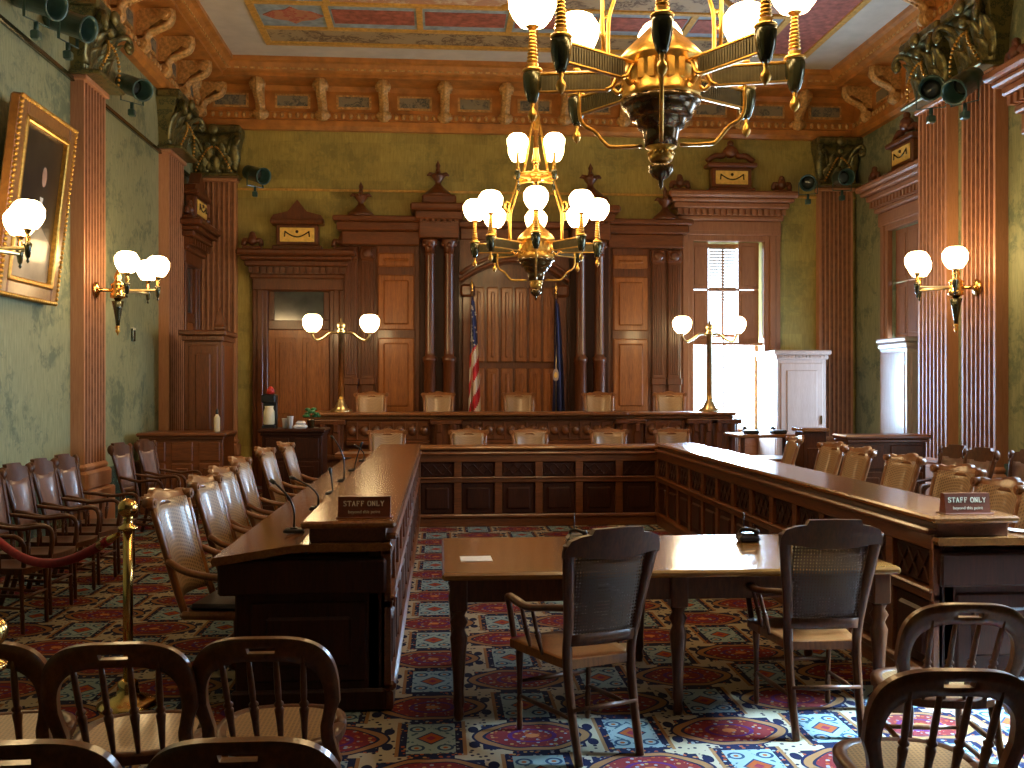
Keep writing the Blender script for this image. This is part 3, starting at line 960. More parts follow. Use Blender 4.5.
# ================================================================ DAIS AND ROSTRUM
mb = MB(); mb.box(-2.3, 4.3, 14.55, YB, 0, .50); mb.box(-2.2, 4.35, 14.5, 14.55, 0, .5, .01)
struct(mb.build('trim_7', M['mahogany_h']))
ros = thing('rostrum_bench', 'long carved mahogany rostrum bench in front of five tall chairs', 'rostrum', (0, 14.6, 0))
rx0, rx1 = at(313, 412, 14.6)[0], at(731, 412, 14.6)[0]
rz1 = 1.30
m = MB(); m.box(rx0, rx1, .02, .12, 0, rz1-.05, .01)
m.box(rx0, rx0+.12, .1, 1.5, .5, rz1-.05, .01); m.box(rx1-.12, rx1, .1, 1.5, .5, rz1-.05, .01)
m.build('front_board', M['mahogany_h'], ros)
cx0_, cx1_ = at(457, 412, 14.6)[0], at(600, 412, 14.6)[0]
m = MB()
m.box(rx0-.08, rx1+.05, -.12, .55, rz1-.05, rz1, .015); m.box(rx0-.05, rx1+.02, -.07, .5, rz1-.10, rz1-.05, .015)
m.box(cx0_-.4, cx1_+.4, -.20, .2, rz1-.045, rz1+.012, .015)
m.box(rx0-.08, rx0+.2, .5, 1.5, rz1-.05, rz1, .015); m.box(rx1-.15, rx1+.05, .5, 1.5, rz1-.05, rz1, .015)
m.build('bench_top', M['oak'], ros)
posts = [at(u, 430, 14.6)[0] for u in (330, 446, 629, 700)] + [rx1-.12]
for x in posts:
    p = MB(); p.box(x-.2, x+.2, -.1, .05, 0, rz1-.1, .015)
    for q in (-.1, .1):
        p.box(x+q-.06, x+q+.06, -.15, -.05, rz1-.62, rz1-.16, .02); p.box(x+q-.045, x+q+.045, -.18, -.1, rz1-.3, rz1-.16, .02)
    p.box(x-.24, x+.24, -.17, .05, rz1-.18, rz1-.1, .015); p.box(x-.22, x+.22, -.16, .05, rz1-.70, rz1-.62, .015)
    p.build('bracket_post', M['mahogany_v'], ros)
edges = sorted(posts)
segs = [(a+.24, b-.24) for a, b in zip(edges, edges[1:]) if b-a > .7]
for a, b in segs:
    f = MB(); n = max(3, int((b-a)/.16))
    f.box(a, b, -.02, .04, rz1-.42, rz1-.12, .01)
    for k in range(n):
        x = a+(b-a)*(k+.5)/n
        f.lathe([(.065, 0), (.05, -.03), (0, -.045)], 8, (0,0,0)) if False else None
        f.sphere((x, -.03, rz1-.27), .07, 8, 6, (1,.5,1.1)); f.box(x+.07-.012, x+.07+.012, -.05, 0, rz1-.4, rz1-.14, .004)
    f.box(a, b, -.07, .03, rz1-.50, rz1-.42, .015)
    f.build('carved_frieze', M['mahogany_h'], ros)
    f = MB(); n = max(1, int((b-a)/.8))
    for k in range(n):
        x0, x1 = a+(b-a)*k/n+.03, a+(b-a)*(k+1)/n-.03
        f.box(x0, x1, -.02, .04, .12, rz1-.55, .02); f.box(x0+.08, x1-.08, -.045, 0, .22, rz1-.64, .02)
    f.build('front_panel', M['panel'], ros)

# ================================================================ HORSESHOE DESKS
def panelled_front(root, L, zt, nb, mat, pmat, face, y0=0.0, pair=True):
    """face(a, d, z) -> local xyz; a along the front, d out of it (negative = out)"""
    def bx(m, a0, a1, d0, d1, z0, z1, b=.008):
        p, q = face(a0, d0, z0), face(a1, d1, z1)
        m.box(min(p[0], q[0]), max(p[0], q[0]), min(p[1], q[1]), max(p[1], q[1]), z0, z1, b)
    fr = MB()
    bx(fr, 0, L, -.035, .03, 0, .10); bx(fr, 0, L, -.05, .03, .10, .15, .015)
    bx(fr, 0, L, -.03, .03, .53, .58); bx(fr, 0, L, -.045, .03, .575, .60, .01)
    bx(fr, 0, L, -.03, .03, zt-.12, zt-.03); bx(fr, 0, L, -.06, .03, zt-.035, zt, .012)
    for k in range(nb+1):
        a = L*k/nb
        bx(fr, max(0, a-.045), min(L, a+.045), -.024, .03, .1, zt-.03, .004)
    fr.build('front_frame', mat, root)
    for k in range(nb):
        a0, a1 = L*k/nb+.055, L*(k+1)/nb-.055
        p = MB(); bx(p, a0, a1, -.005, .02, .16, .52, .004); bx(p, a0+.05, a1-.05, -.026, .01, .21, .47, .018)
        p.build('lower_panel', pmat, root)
        p = MB(); bx(p, a0, a1, .0, .02, .61, zt-.13, .004)
        c, hz, mz = (a0+a1)/2, (zt-.13-.61)/2, (zt-.13+.61)/2
        for q in range(-1, 2):
            for s_ in (-1, 1):
                A, B = face(c+q*.12-.06, -.004, mz-s_*hz*.8), face(c+q*.12+.06, -.004, mz+s_*hz*.8)
                p.sweep([A, B], .014, .014, (0,0,1), 0, False)
        p.build('lattice_panel', M['dark_panel'], root)

ZL = 1.0
def wing(label, xin, sgn, y0, y1):
    """xin = inner face x, sgn=-1 desk lies to the left of it"""
    r = thing('committee_desk', label, 'desk', (xin, y0, 0))
    L = y1-y0
    panelled_front(r, L, .93, 13, M['mahogany_y'], M['dark_panel'], lambda a, d, z: (-sgn*-d if False else (-d if sgn < 0 else d), a, z))
    m = MB()
    def bx(o0, o1, ya, yb, z0, z1, b=.01, mm=m): mm.box(min(sgn*o0, sgn*o1), max(sgn*o0, sgn*o1), ya, yb, z0, z1, b)
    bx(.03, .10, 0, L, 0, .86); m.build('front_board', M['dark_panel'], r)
    m = MB()
    bx(.0, .78, 0, .05, 0, .82, .01, m); bx(.0, .86, -.045, .05, .62, .80, .012, m)
    for z0, z1 in ((.16, .58),): 
        bx(.10, .70, -.015, .01, z0, z1, .012, m); bx(.18, .62, -.03, .0, z0+.08, z1-.08, .015, m)
    bx(.0, .80, -.02, .02, 0, .12, .015, m)
    m.build('end_panel', M['dark_panel'], r)
    for k in (1, 2, 3):
        m = MB(); bx(.05, .76, L*k/3-.06, L*k/3-.02, 0, .82, .01, m); m.build('divider', M['dark_panel'], r)
    # sloping writing top: profile extruded along the desk
    m = MB()
    prof = [(.88,.775),(.89,.80),(.88,.82),(.44,.885),(-.02,.885),(-.03,.865),(-.02,.845),(.46,.845)]
    m.prism([(sgn*p, q) for p, q in prof], lambda p, q, t: (p, t, q), -.06, L)
    m.build('writing_top', M['desk_y'], r)
    m = MB(); bx(.0, .40, -.0, L, .885, .965, .005, m); m.build('ledge_riser', M['mahogany_y'], r)
    m = MB(); bx(-.05, .44, -.05, L, .962, ZL, .012, m); m.build('ledge', M['desk_y'], r)
    return r
YN, YF = 5.10, 11.72
XI, XO = -.28, 2.68
wing('long committee desk on the left with goosenecked microphones along its sloping top', XI, -1, YN, YF)
wing('long committee desk on the right, its top glaring with window light', XO, 1, YN-.06, YF)
r = thing('committee_desk', 'committee desk across the far end joining the two long desks', 'desk', (XI, YF, 0))
L = XO-XI
panelled_front(r, L, .90, 6, M['mahogany_h'], M['dark_panel'], lambda a, d, z: (a, d, z))
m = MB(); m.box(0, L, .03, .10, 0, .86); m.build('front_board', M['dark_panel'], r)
m = MB(); m.prism([(.98,.775),(.99,.80),(.98,.82),(.44,.885),(.0,.885),(0,.845),(.46,.845)], lambda p, q, t: (t, p, q), -.98, L+.98); m.build('writing_top', M['desk_h'], r)
m = MB(); m.box(-.42, L+.42, .0, .40, .885, .93, .005); m.build('ledge_riser', M['mahogany_h'], r)
m = MB(); m.box(-.45, L+.45, -.05, .44, .93, .965, .012); m.build('ledge', M['desk_h'], r)
for x in (-.9, L+.86):
    m = MB(); m.box(x, x+.04, .05, .9, 0, .82, .008); m.build('end_panel', M['dark_panel'], r)

# ---- sign blocks: "STAFF ONLY / beyond this point" with hand-cut serif capitals
GL = {
 'S': [[(.62,.80),(.52,.95),(.34,1),(.14,.93),(.10,.74),(.22,.58),(.50,.46),(.64,.30),(.60,.10),(.40,0),(.20,.04),(.08,.2)]],
 'T': [[(.36,0),(.36,1)],[(.02,.98),(.70,.98)],[(.02,1),(.02,.82)],[(.70,1),(.70,.82)],[(.24,.02),(.48,.02)]],
 'A': [[(.08,0),(.38,1),(.68,0)],[(.2,.36),(.56,.36)],[(0,.02),(.2,.02)],[(.56,.02),(.80,.02)]],
 'F': [[(.16,0),(.16,1)],[(.04,.98),(.62,.98),(.62,.80)],[(.16,.52),(.46,.52)],[(.46,.62),(.46,.42)],[(.04,.02),(.30,.02)]],
 'O': [[(.40+.36*math.sin(a*PI/8), .5+.5*math.cos(a*PI/8)) for a in range(17)]],
 'N': [[(.12,0),(.12,.98),(.66,.02),(.66,1)],[(.02,.02),(.24,.02)],[(.54,.98),(.78,.98)],[(0,.98),(.14,.98)]],
 'L': [[(.16,0),(.16,1)],[(.04,.02),(.62,.02),(.62,.24)],[(.04,.98),(.30,.98)]],
 'Y': [[(.06,1),(.38,.46),(.70,1)],[(.38,.46),(.38,0)],[(-.04,.98),(.18,.98)],[(.58,.98),(.80,.98)],[(.26,.02),(.50,.02)]],
}
def serif_text(m, txt, x0, z0, h, y, adv=.86):
    x = x0
    for ch in txt:
        if ch == ' ': x += h*.5; continue
        for st in GL[ch]:
            pts = [(x+p*h*.9, y, z0+q*h) for p, q in st]
            for a, b in zip(pts, pts[1:]):
                thick = .17 if abs(a[2]-b[2]) > abs(a[0]-b[0])*.8 else .09
                m.sweep([a, b], h*thick, .002, (Vector(b)-Vector(a)).cross(Vector((0,1,0))), 0, False)
        x += h*adv
    return x
def font_mesh(name, txt, size, mat, parent, loc, align='CENTER'):
    cu = bpy.data.curves.new(name, 'FONT'); cu.body = txt; cu.size = size; cu.align_x = align; cu.extrude = .0008
    tmp = bpy.data.objects.new(name, cu); COL.objects.link(tmp)
    dg = bpy.context.evaluated_depsgraph_get(); dg.update()
    me = bpy.data.meshes.new_from_object(tmp.evaluated_get(dg))
    bpy.data.objects.remove(tmp); bpy.data.curves.remove(cu)
    me.name = name; me.materials.clear(); me.materials.append(mat)
    me.transform(Matrix.Translation(loc) @ Matrix.Rotation(PI/2, 4, 'X'))
    o = bpy.data.objects.new(name, me); COL.objects.link(o); o.parent = parent
    return o
def sign(label, loc, rotz, W=.275):
    t = thing('sign_block', label, 'sign', loc, rotz)
    m = MB(); m.prism([(0,0),(.07,0),(.055,.112),(.015,.112)], lambda p, q, t_: (t_, p-.035, q), -W/2, W/2)
    m.box(-W/2-.012, W/2+.012, -.05, .05, 0, .006, .002)
    m.build('block', M['sign_wood'], t)
    tilt = Matrix.Translation((0, -.0355, 0)) @ Matrix.Rotation(-math.atan(.015/.112), 4, 'X')
    m = MB(); m.M = tilt
    h = .0265; wd = (9*.86+.5)*h+h*.05
    serif_text(m, 'STAFF ONLY', -wd/2, .064, h, -.0008)
    m.build('lettering', M['sign_gold'], t, False)
    f = font_mesh('small_lettering', 'beyond this point', .024, M['sign_gold'], t, (0, -.0012, .026))
    f.data.transform(tilt)
    return t
p1 = at(365, 516, YN+.12)
sign('brown sign block reading STAFF ONLY on the end of the left desk', (p1[0], YN+.10, ZL), -.02)
p2 = at(957, 512, YN+.10)
sign('brown sign block reading STAFF ONLY on the end of the right desk', (p2[0]+.0, YN+.02, ZL), .0, .255)
# ================================================================ CHAIRS
def place(proto, spots, group):
    for i, (loc, rz, lab) in enumerate(spots):
        if i == 0:
            proto.location = loc; proto.rotation_euler = (0, 0, rz); proto['label'] = lab; proto['group'] = group
        else: dup(proto, loc, rz, lab, group)

TURN = [(0,.013),(.06,.016),(.2,.014),(.3,.018),(.34,.012),(.37,.02),(.40,.013),(.7,.015),(.9,.021),(1,.018)]
SPIN = [(0,.008),(.06,.009),(.2,.012),(.3,.013),(.42,.017),(.45,.010),(.48,.018),(.51,.010),(.6,.012),(.8,.011),(1,.008)]

# ---- arm chair with straight legs: open cane back (table) or hide back (along the walls)
def armchair(name, label, wm, back_mat, high, see):
    t = thing(name, label, 'chair')
    H = 1.07; zs = .45
    yb = lambda z: -.23-.13*max(0, (z-zs))/.6 - .05*max(0, (z-.8))*2*(z-.8)
    for s in (-1, 1):                                          # rear posts, splayed feet, curving to the crest
        m = MB()
        pts = curve([(s*.175, -.33, 0), (s*.18, -.27, .22), (s*.185, -.235, zs), (s*.195, yb(.62), .62), (s*.222, yb(.82), .82), (s*.246, yb(1.0), 1.0)], 18)
        nn = len(pts)
        m.sweep(pts, [lerp(.036, .062, k/(nn-1)) for k in range(nn)], [lerp(.042, .03, k/(nn-1)) for k in range(nn)])
        m.build('rear_post', wm, t)
    m = MB()                                                   # stepped crest rail
    def zhi(x):
        a = abs(x)
        return pw(a, [(0, H), (.135, H-.003), (.145, H-.028), (.20, H-.036), (.25, H-.055), (.27, H-.10)])
    def crest(i, j):
        x = -.27+.54*i/48
        lo = .935-.012*math.cos(x*11)+(.0 if abs(x) < .25 else -.01)
        z = lerp(lo, zhi(x), j/3)
        y = yb(z)-.03*(1-(x/.27)**2)
        th = .034
        return (x, y-th/2, z), (x, y+th/2, z)
    m.slab(48, 3, crest, smooth=False)
    m.build('crest_rail', wm, t)
    if not see:
        m = MB()
        for s in (-1, 1):
            m = MB(); m.sphere((s*.255, yb(1.02)-.0, 1.0), .045, 8, 6, (.8,.9,1.2)); m.build('scroll_ear', wm, t)
    m = MB()
    def back(i, j):
        x = (-.17-.03*j/8)+(.34+.06*j/8)*i/8; z = .56+.38*j/8
        y = yb(z)-.02*(1-(x/.2)**2)
        return (x, y-.006, z), (x, y+.006, z)
    m.slab(8, 8, back)
    m.build('cane_back' if see else 'back_panel', back_mat, t)
    m = MB()
    def low(i, j):
        x = -.18+.36*i/8; z = .52+.055*j
        y = yb(z)-.02*(1-(x/.2)**2); return (x, y-.014, z), (x, y+.014, z)
    m.slab(8, 1, low); m.build('lower_rail', wm, t)
    m = MB()                                                   # saddle seat, wider in front
    def seat(i, j):
        tt, q = i/10, j/10
        w = lerp(.37, .52, tt**.7)
        x = (q-.5)*w; y = -.24+.50*tt-.035*((q-.5)*2)**2*(1 if tt > .6 else 0)
        d = .012*math.cos((q-.5)*PI)*math.sin(PI*tt)
        return (x, y, zs-d), (x, y, zs-.04)
    m.slab(10, 10, seat); m.build('seat', M['oak'] if see else wm, t)
    for s in (-1, 1):
        m = MB()
        m.turned((s*.21, .21, 0), (s*.215, .20, zs-.03), TURN, 10); m.build('front_leg', wm, t)
        m = MB()                                               # arm: sweeps out, dips and rolls down
        pts = curve([(s*.205, yb(.70), .70), (s*.235, -.18, .685), (s*.285, -.02, .66), (s*.295, .12, .675), (s*.28, .20, .665), (s*.255, .235, .60), (s*.235, .225, .46)], 28)
        nn = len(pts)
        m.sweep(pts, [.03+.028*math.sin(PI*min(1, k/(nn-1)*1.25)) for k in range(nn)], .03)
        m.build('arm', wm, t)
        for y in (-.06, .06):
            m = MB(); m.turned((s*.225, y, zs-.01), (s*.285, y, .665), SPIN, 8); m.build('arm_spindle', wm, t)
        m = MB(); m.turned((s*.19, -.29, .2), (s*.212, .21, .17), [(0,.008),(.5,.014),(1,.008)], 8); m.build('stretcher', wm, t)
    m = MB(); m.turned((-.212, .21, .24), (.212, .21, .24), [(0,.008),(.5,.014),(1,.008)], 8); m.build('stretcher', wm, t)
    m = MB(); m.turned((-.185, -.29, .24), (.185, -.29, .24), [(0,.008),(.5,.014),(1,.008)], 8); m.build('stretcher', wm, t)
    return t

A = armchair('cane_armchair', '', M['oak_dark'], M['cane_open'], True, True)
def foot(u, v): return onz(u, v, 0)
f1a, f1b = foot(575, 765), foot(642, 752)
f2a, f2b = foot(797, 741), foot(870, 716)
def from_feet(a, b):
    c = ((a[0]+b[0])/2, (a[1]+b[1])/2)
    ang = math.atan2(b[1]-a[1], b[0]-a[0])
    off = (-.33)
    return (c[0]-math.sin(ang)*(-off)*-1*-1, c[1]+math.cos(ang)*.33, 0), ang
l1, a1 = from_feet(f1a, f1b); l1 = (l1[0], l1[1]-.03, 0); l2, a2 = from_feet(f2a, f2b)
a2 = -.03; l2 = (foot(797,741)[0]+.17, foot(797,741)[1]+.33, 0); A.scale = (.92, 1, 1)
place(A, [(l1, a1, 'dark wooden armchair with open cane back at the table, left of the two'),
          (l2, a2, 'dark wooden armchair with open cane back at the table, right of the two')], 'cane-backed armchairs drawn up to the table')

W = armchair('hide_armchair', '', M['oak_dark'], M['chair_hide'], True, False); W.scale = (.80, 1, 1)
ords = ['nearest the camera', 'second', 'third', 'fourth', 'fifth', 'sixth', 'seventh']
spots = []
for k, (y, x) in enumerate([(7.05,-3.05),(7.6,-3.08),(8.15,-3.1),(8.68,-3.1),(9.2,-3.1)]):
    o = 'nearest the camera' if k == 0 else ['','second from the camera','third from the camera','fourth from the camera','farthest before the gap'][k]
    spots.append(((x, y, 0), -PI/2-.08, 'brown-backed armchair in the row along the left wall, '+o))
spots += [((-3.2, 11.0, 0), -PI/2-.2, 'brown-backed armchair beside the low counter, nearer of the pair'),
          ((-3.12, 11.65, 0), -PI/2-.2, 'brown-backed armchair beside the low counter, farther of the pair')]
for k, (u, y) in enumerate([(928, 9.9), (953, 9.45), (1000, 9.1)]):
    p = at(u, 450, y)
    spots.append(((p[0], y, 0), PI/2+.25, 'wooden armchair against the right wall under the sconce, ' + ['leftmost', 'middle', 'rightmost'][k] + ' of three'))
place(W, spots, 'armchairs lined up along the side walls')

# ---- swivel arm chair of the desks
def swivel():
    t = thing('swivel_armchair', '', 'chair')
    wm = M['oak']
    yb = lambda z: -.24-.17*max(0, (z-.45))/.6
    m = MB()
    def back(i, j):
        q = i/10; z = .52+.53*j/8
        x = (q-.5)*(.37+.05*j/8); y = yb(z)-.05*(1-(2*q-1)**2)
        return (x, y-.012, z), (x, y+.012, z)
    m.slab(10, 8, back); m.build('back_panel', M['cane_back'], t)
    for s in (-1, 1):
        m = MB()
        pts = curve([(s*.215, -.22, .42), (s*.215, yb(.6), .6), (s*.222, yb(.8), .8), (s*.235, yb(1.03), 1.03)], 12)
        m.sweep(pts, .046, .036); m.build('back_post', wm, t)
    m = MB()
    def zhi(x):
        a = abs(x)
        return pw(a, [(0,1.115),(.05,1.11),(.09,1.09),(.14,1.095),(.19,1.08),(.23,1.092),(.262,1.092),(.275,1.07)])
    def crest(i, j):
        x = -.275+.55*i/28
        lo = pw(abs(x), [(0,1.025),(.19,1.02),(.22,.99),(.25,1.01),(.275,1.035)])
        z = lerp(lo, zhi(x), j/4)
        y = yb(z)-.05*(1-(x/.275)**2)-.03*max(0, z-1.04)/.08
        th = .03
        return (x, y-th/2, z), (x, y+th/2, z)
    m.slab(28, 4, crest)
    m.build('crest_rail', M['oak'], t)
    m = MB()
    for s in (-1, 1):
        m = MB(); m.tube([(s*.255, yb(1.06)-.03, 1.06), (s*.255, yb(1.06)+.03, 1.06)], .03, 10)
        m.tube([(s*.255, yb(1.06)-.038, 1.06), (s*.255, yb(1.06)+.038, 1.06)], .015, 8); m.build('scroll_ear', wm, t)
    m = MB(); m.box(-.26, .26, -.25, .25, .42, .465, .018); m.build('seat', wm, t)
    m = MB(); m.box(-.22, .22, -.21, .21, .46, .50, .018); m.build('cushion', M['leather'], t)
    for s in (-1, 1):
        m = MB()
        pts = curve([(s*.235, yb(.72), .74), (s*.275, -.20, .69), (s*.31, .0, .665), (s*.31, .17, .68), (s*.30, .25, .65), (s*.285, .255, .57), (s*.27, .17, .50), (s*.26, .10, .44)], 32)
        nn = len(pts)
        m.sweep(pts, [.04+.03*math.sin(PI*k/(nn-1)) for k in range(nn)], .034); m.build('arm', wm, t)
    m = MB(); m.lathe([(.10,.42),(.09,.40),(.035,.38),(.03,.22),(.055,.20),(.06,.10),(.03,.08)], 14); m.build('pedestal', M['oak_dark'], t)
    for k in range(4):
        a = PI/4+k*PI/2; m = MB()
        c, s_ = math.cos(a), math.sin(a)
        m.sweep(curve([(.03*c, .03*s_, .15), (.16*c, .16*s_, .13), (.29*c, .29*s_, .07), (.33*c, .33*s_, .05)], 9), .045, .05, (-s_, c, 0))
        f = m.build('foot', M['oak_dark'], t)
        m = MB(); m.sphere((.32*c, .32*s_, .028), .028, 8, 6); m.build('caster', M['black'], f)
    return t
SW = swivel()
spots = []
for k, (u, y) in enumerate([(175,5.62),(213,6.5),(231,7.25),(248,8.2),(271,9.5),(292,10.35)]):
    spots.append(((at(u, 450, y)[0]+.36, y, 0), -PI/2-(.14 if k == 0 else .0)-.03*((k*5) % 3), 'tall pale-backed swivel armchair at the left desk, ' + ['nearest the camera','second from the camera','third from the camera','fourth from the camera','fifth from the camera','farthest from the camera'][k]))
place(SW, spots, 'swivel armchairs behind the left desk')
def row(spots, group):
    for loc, rz, lab in spots: dup(SW, loc, rz, lab, group)
O5 = ['leftmost', 'second from the left', 'middle', 'second from the right', 'rightmost']
row([((at(u, 430, 13.25)[0], 13.0, 0), PI+d, 'pale chair crest showing above the far desk, '+O5[k]+' of five') for k, (u, d) in enumerate([(388,.05),(467,-.06),(532,.04),(609,-.05),(677,.08)])], 'swivel armchairs behind the far desk')
row([((at(u, 400, 15.6)[0], 15.45, .5), PI+d, 'pale chair behind the rostrum bench, '+O5[k]+' of five') for k, (u, d) in enumerate([(370,.0),(439,.03),(520,0),(600,-.04),(672,-.06)])], 'swivel armchairs behind the rostrum')
R = [(793,11.3,PI/2-.1),(833,9.9,PI/2+.08),(860,9.1,PI/2+.06),(906,8.1,PI/2+.1),(962,6.95,PI/2+.15),(1002,5.95,PI/2+.05),(1046,5.45,PI/2+.0)]
row([((at(u, 450, y)[0]+ (-.41), y, 0), rz, 'tall pale-backed swivel armchair behind the right desk, '+['farthest from the camera','second from the far end','third from the far end','fourth from the far end','directly behind the sign block','glaring right of the sign block','at the picture edge'][k]) for k, (u, y, rz) in enumerate(R)], 'swivel armchairs behind the right desk')

# ---- bow-back spindle chairs in the foreground
def bowchair():
    t = thing('bow_back_chair', '', 'chair')
    wm = M['bent']; zs = .455; H = .87
    yb = lambda z: -.20-.12*max(0, z-zs)/.4
    def outer(a):
        e = .62
        c, s_ = math.cos(a), math.sin(a)
        return (.248*math.copysign(abs(c)**e, c), .62+(H-.62)*abs(s_)**e)
    def inner(a):
        e = .66
        c, s_ = math.cos(a), math.sin(a)
        return (.198*math.copysign(abs(c)**e, c), .62+(H-.085-.62)*abs(s_)**e)
    path = [('s', 1, z) for z in (.40, .45, .5, .56)]
    NA = 36
    seq = []
    for k in range(5): 
        z = .40+.22*k/5
        bend = .248-.028*math.sin(PI*min(1, (z-.40)/.22))
        seq.append(((bend, z), (bend-.042, z)))
    for k in range(NA+1):
        a = PI*k/NA; seq.append((outer(a), inner(a)))
    for k in range(4, -1, -1):
        z = .40+.22*k/5
        bend = .248-.028*math.sin(PI*min(1, (z-.40)/.22))
        seq.append(((-bend, z), (-bend+.042, z)))
    m = MB(); mid = len(seq)//2
    LV = [0, .42, .66, 1]
    def bow(i, j):
        (xo, zo), (xi, zi) = seq[i]
        q = LV[j]; x, z = lerp(xo, xi, q), lerp(zo, zi, q)
        y = yb(z)-.035*(1-min(1, abs(x)/.248)**2)*max(0, (z-.6)/.27)
        return (x, y-.017, z), (x, y+.017, z)
    m.slab(len(seq)-1, 3, bow, skip=lambda i, j: j == 1 and abs(i+.5-mid) < 1.1)
    m.build('bow_back', wm, t)
    for k in range(4):
        x0 = -.12+.08*k; x1 = -.125+.0833*k
        m = MB(); zt = .80
        m.turned((x0*1.0, -.185-.01, zs-.005), (x1*1.08, yb(zt)-.028, zt), SPIN, 8)
        m.build('spindle', wm, t)
    m = MB()
    def prof(a, r):
        c, s_ = math.cos(a), math.sin(a)
        return (r*math.copysign(abs(c)**.75, c), r*math.copysign(abs(s_)**.75, s_)*1.02)
    N = 28
    def ring(i, j):
        a = 2*PI*i/N; r0, r1 = .235, .185
        x, y = prof(a, lerp(r0, r1, j/2)); dz = (.0, .008, .0)[j]
        return (x, y+.02, zs+dz-.006), (x, y+.02, zs-.035)
    m.slab(N, 2, ring); m.build('seat_frame', M['oak_dark'], t)
    m = MB()
    m.prism([prof(2*PI*i/N, .19) for i in range(N)], lambda p, q, z: (p, q+.02, z), zs-.012, zs-.004)
    m.build('cane_seat', M['cane_seat'], t)
    for sx in (-1, 1):
        for y0, y1 in ((.23, .17), (-.26, -.16)):
            m = MB(); m.turned((sx*.20, y0, 0), (sx*.165, y1, zs-.02), TURN, 10); m.build('leg', wm, t)
        for z in (.15, .26):
            m = MB(); m.turned((sx*.188, -.225, z), (sx*.185, .205, z), [(0,.008),(.5,.012),(1,.008)], 8); m.build('stretcher', wm, t)
    for y, z in ((.205, .2), (-.225, .2)):
        m = MB(); m.turned((-.185, y, z), (.185, y, z), [(0,.008),(.5,.012),(1,.008)], 8); m.build('stretcher', wm, t)
    return t
BW = bowchair()
sp = []
def bw(u, zc_back, rz, lab):
    cx = (u-512)/F_PX
    x = (cx*CS+SN)*zc_back; y = (CS-SN*cx)*zc_back
    sp.append(((x-math.sin(rz)*.33, y+math.cos(rz)*.33, 0), rz, lab))
bw(115, 3.15, .05, 'bow-back spindle chair with cane seat, in front of the brass stanchion base')
bw(-32, 3.15, .12, 'bow-back spindle chair cut by the left picture edge')
bw(262, 3.22, -.02, 'bow-back spindle chair with cane seat, nearest the end of the left desk')
bw(240, 2.30, .0, 'bow-back spindle chair at bottom left with only its slotted top rail in view')
bw(14, 2.28, .05, 'bow-back spindle chair in the bottom left corner, only its curved top in view')
bw(968, 3.72, -.12, 'bow-back spindle chair at bottom right, farther of the two, before the right desk')
bw(956, 2.86, -.10, 'bow-back spindle chair at bottom right, nearer of the two')
place(BW, sp, 'bow-back spindle chairs in the foreground')

# ================================================================ FRONT TABLE
TX0, TX1, TY0, TY1 = .01, 2.39, 4.85, 6.0
t = thing('witness_table', 'long oak table with turned legs standing before the horseshoe desk', 'table', (0, 0, 0))
m = MB(); m.box(TX0, TX1, TY0, TY1, .722, .76, .012); m.build('tabletop', M['table_top'], t)
m = MB(); m.box(TX0+.06, TX1-.06, TY0+.06, TY0+.085, .60, .722, .004); m.box(TX0+.06, TX1-.06, TY1-.085, TY1-.06, .60, .722, .004)
m.box(TX0+.06, TX0+.085, TY0+.06, TY1-.06, .60, .722); m.box(TX1-.085, TX1-.06, TY0+.06, TY1-.06, .60, .722)
m.build('apron', M['oak_dark'], t)
for x in (TX0+.085, (TX0+TX1)/2+.03, TX1-.085):
    for y in (TY0+.085, TY1-.085):
        m = MB(); m.box(x-.045, x+.045, y-.045, y+.045, .56, .722, .006)
        m.lathe([(.022,0),(.028,.03),(.022,.06),(.03,.09),(.026,.14),(.034,.3),(.045,.42),(.03,.46),(.048,.50),(.03,.53),(.044,.56)], 14, (x, y, 0))
        m.build('leg', M['oak_dark'], t)
# things on the table
pp = onz(476, 559, .76)
m = MB(); m.box(-.085, .085, -.075, .075, 0, .0025, 0)
o = m.build('paper', M['white']); o.location = (pp[0], pp[1], .7605); o.rotation_euler = (0, 0, .03)
tag(o, 'white sheet of paper lying on the left end of the oak table', 'paper')
def tablemic(label, u, v, Y):
    x, y, _ = at(u, v, Y)
    t = thing('table_microphone', label, 'microphone', (x, y, .76))
    m = MB(); m.box(-.065, .065, -.06, .06, 0, .045, .015); m.box(-.05, .05, -.045, .045, .04, .055, .008); m.build('base', M['black'], t)
    m = MB(); m.tube(curve([(-.04, .03, .05), (-.035, .0, .075), (.0, -.03, .08), (.04, -.045, .065)], 9), .011, 8); m.sphere((.04, -.045, .065), .018, 8, 6); m.build('microphone_head', M['black'], t)
    m = MB(); m.tube([(-.01, .05, .05), (-.01, .05, .17)], .0028, 6); m.build('antenna', M['black'], t)
tablemic('small black microphone base with thin antenna, behind the left cane-backed chair', 577, 540, 5.75)
tablemic('small black microphone base standing on the bright right half of the oak table', 748, 545, 5.72)

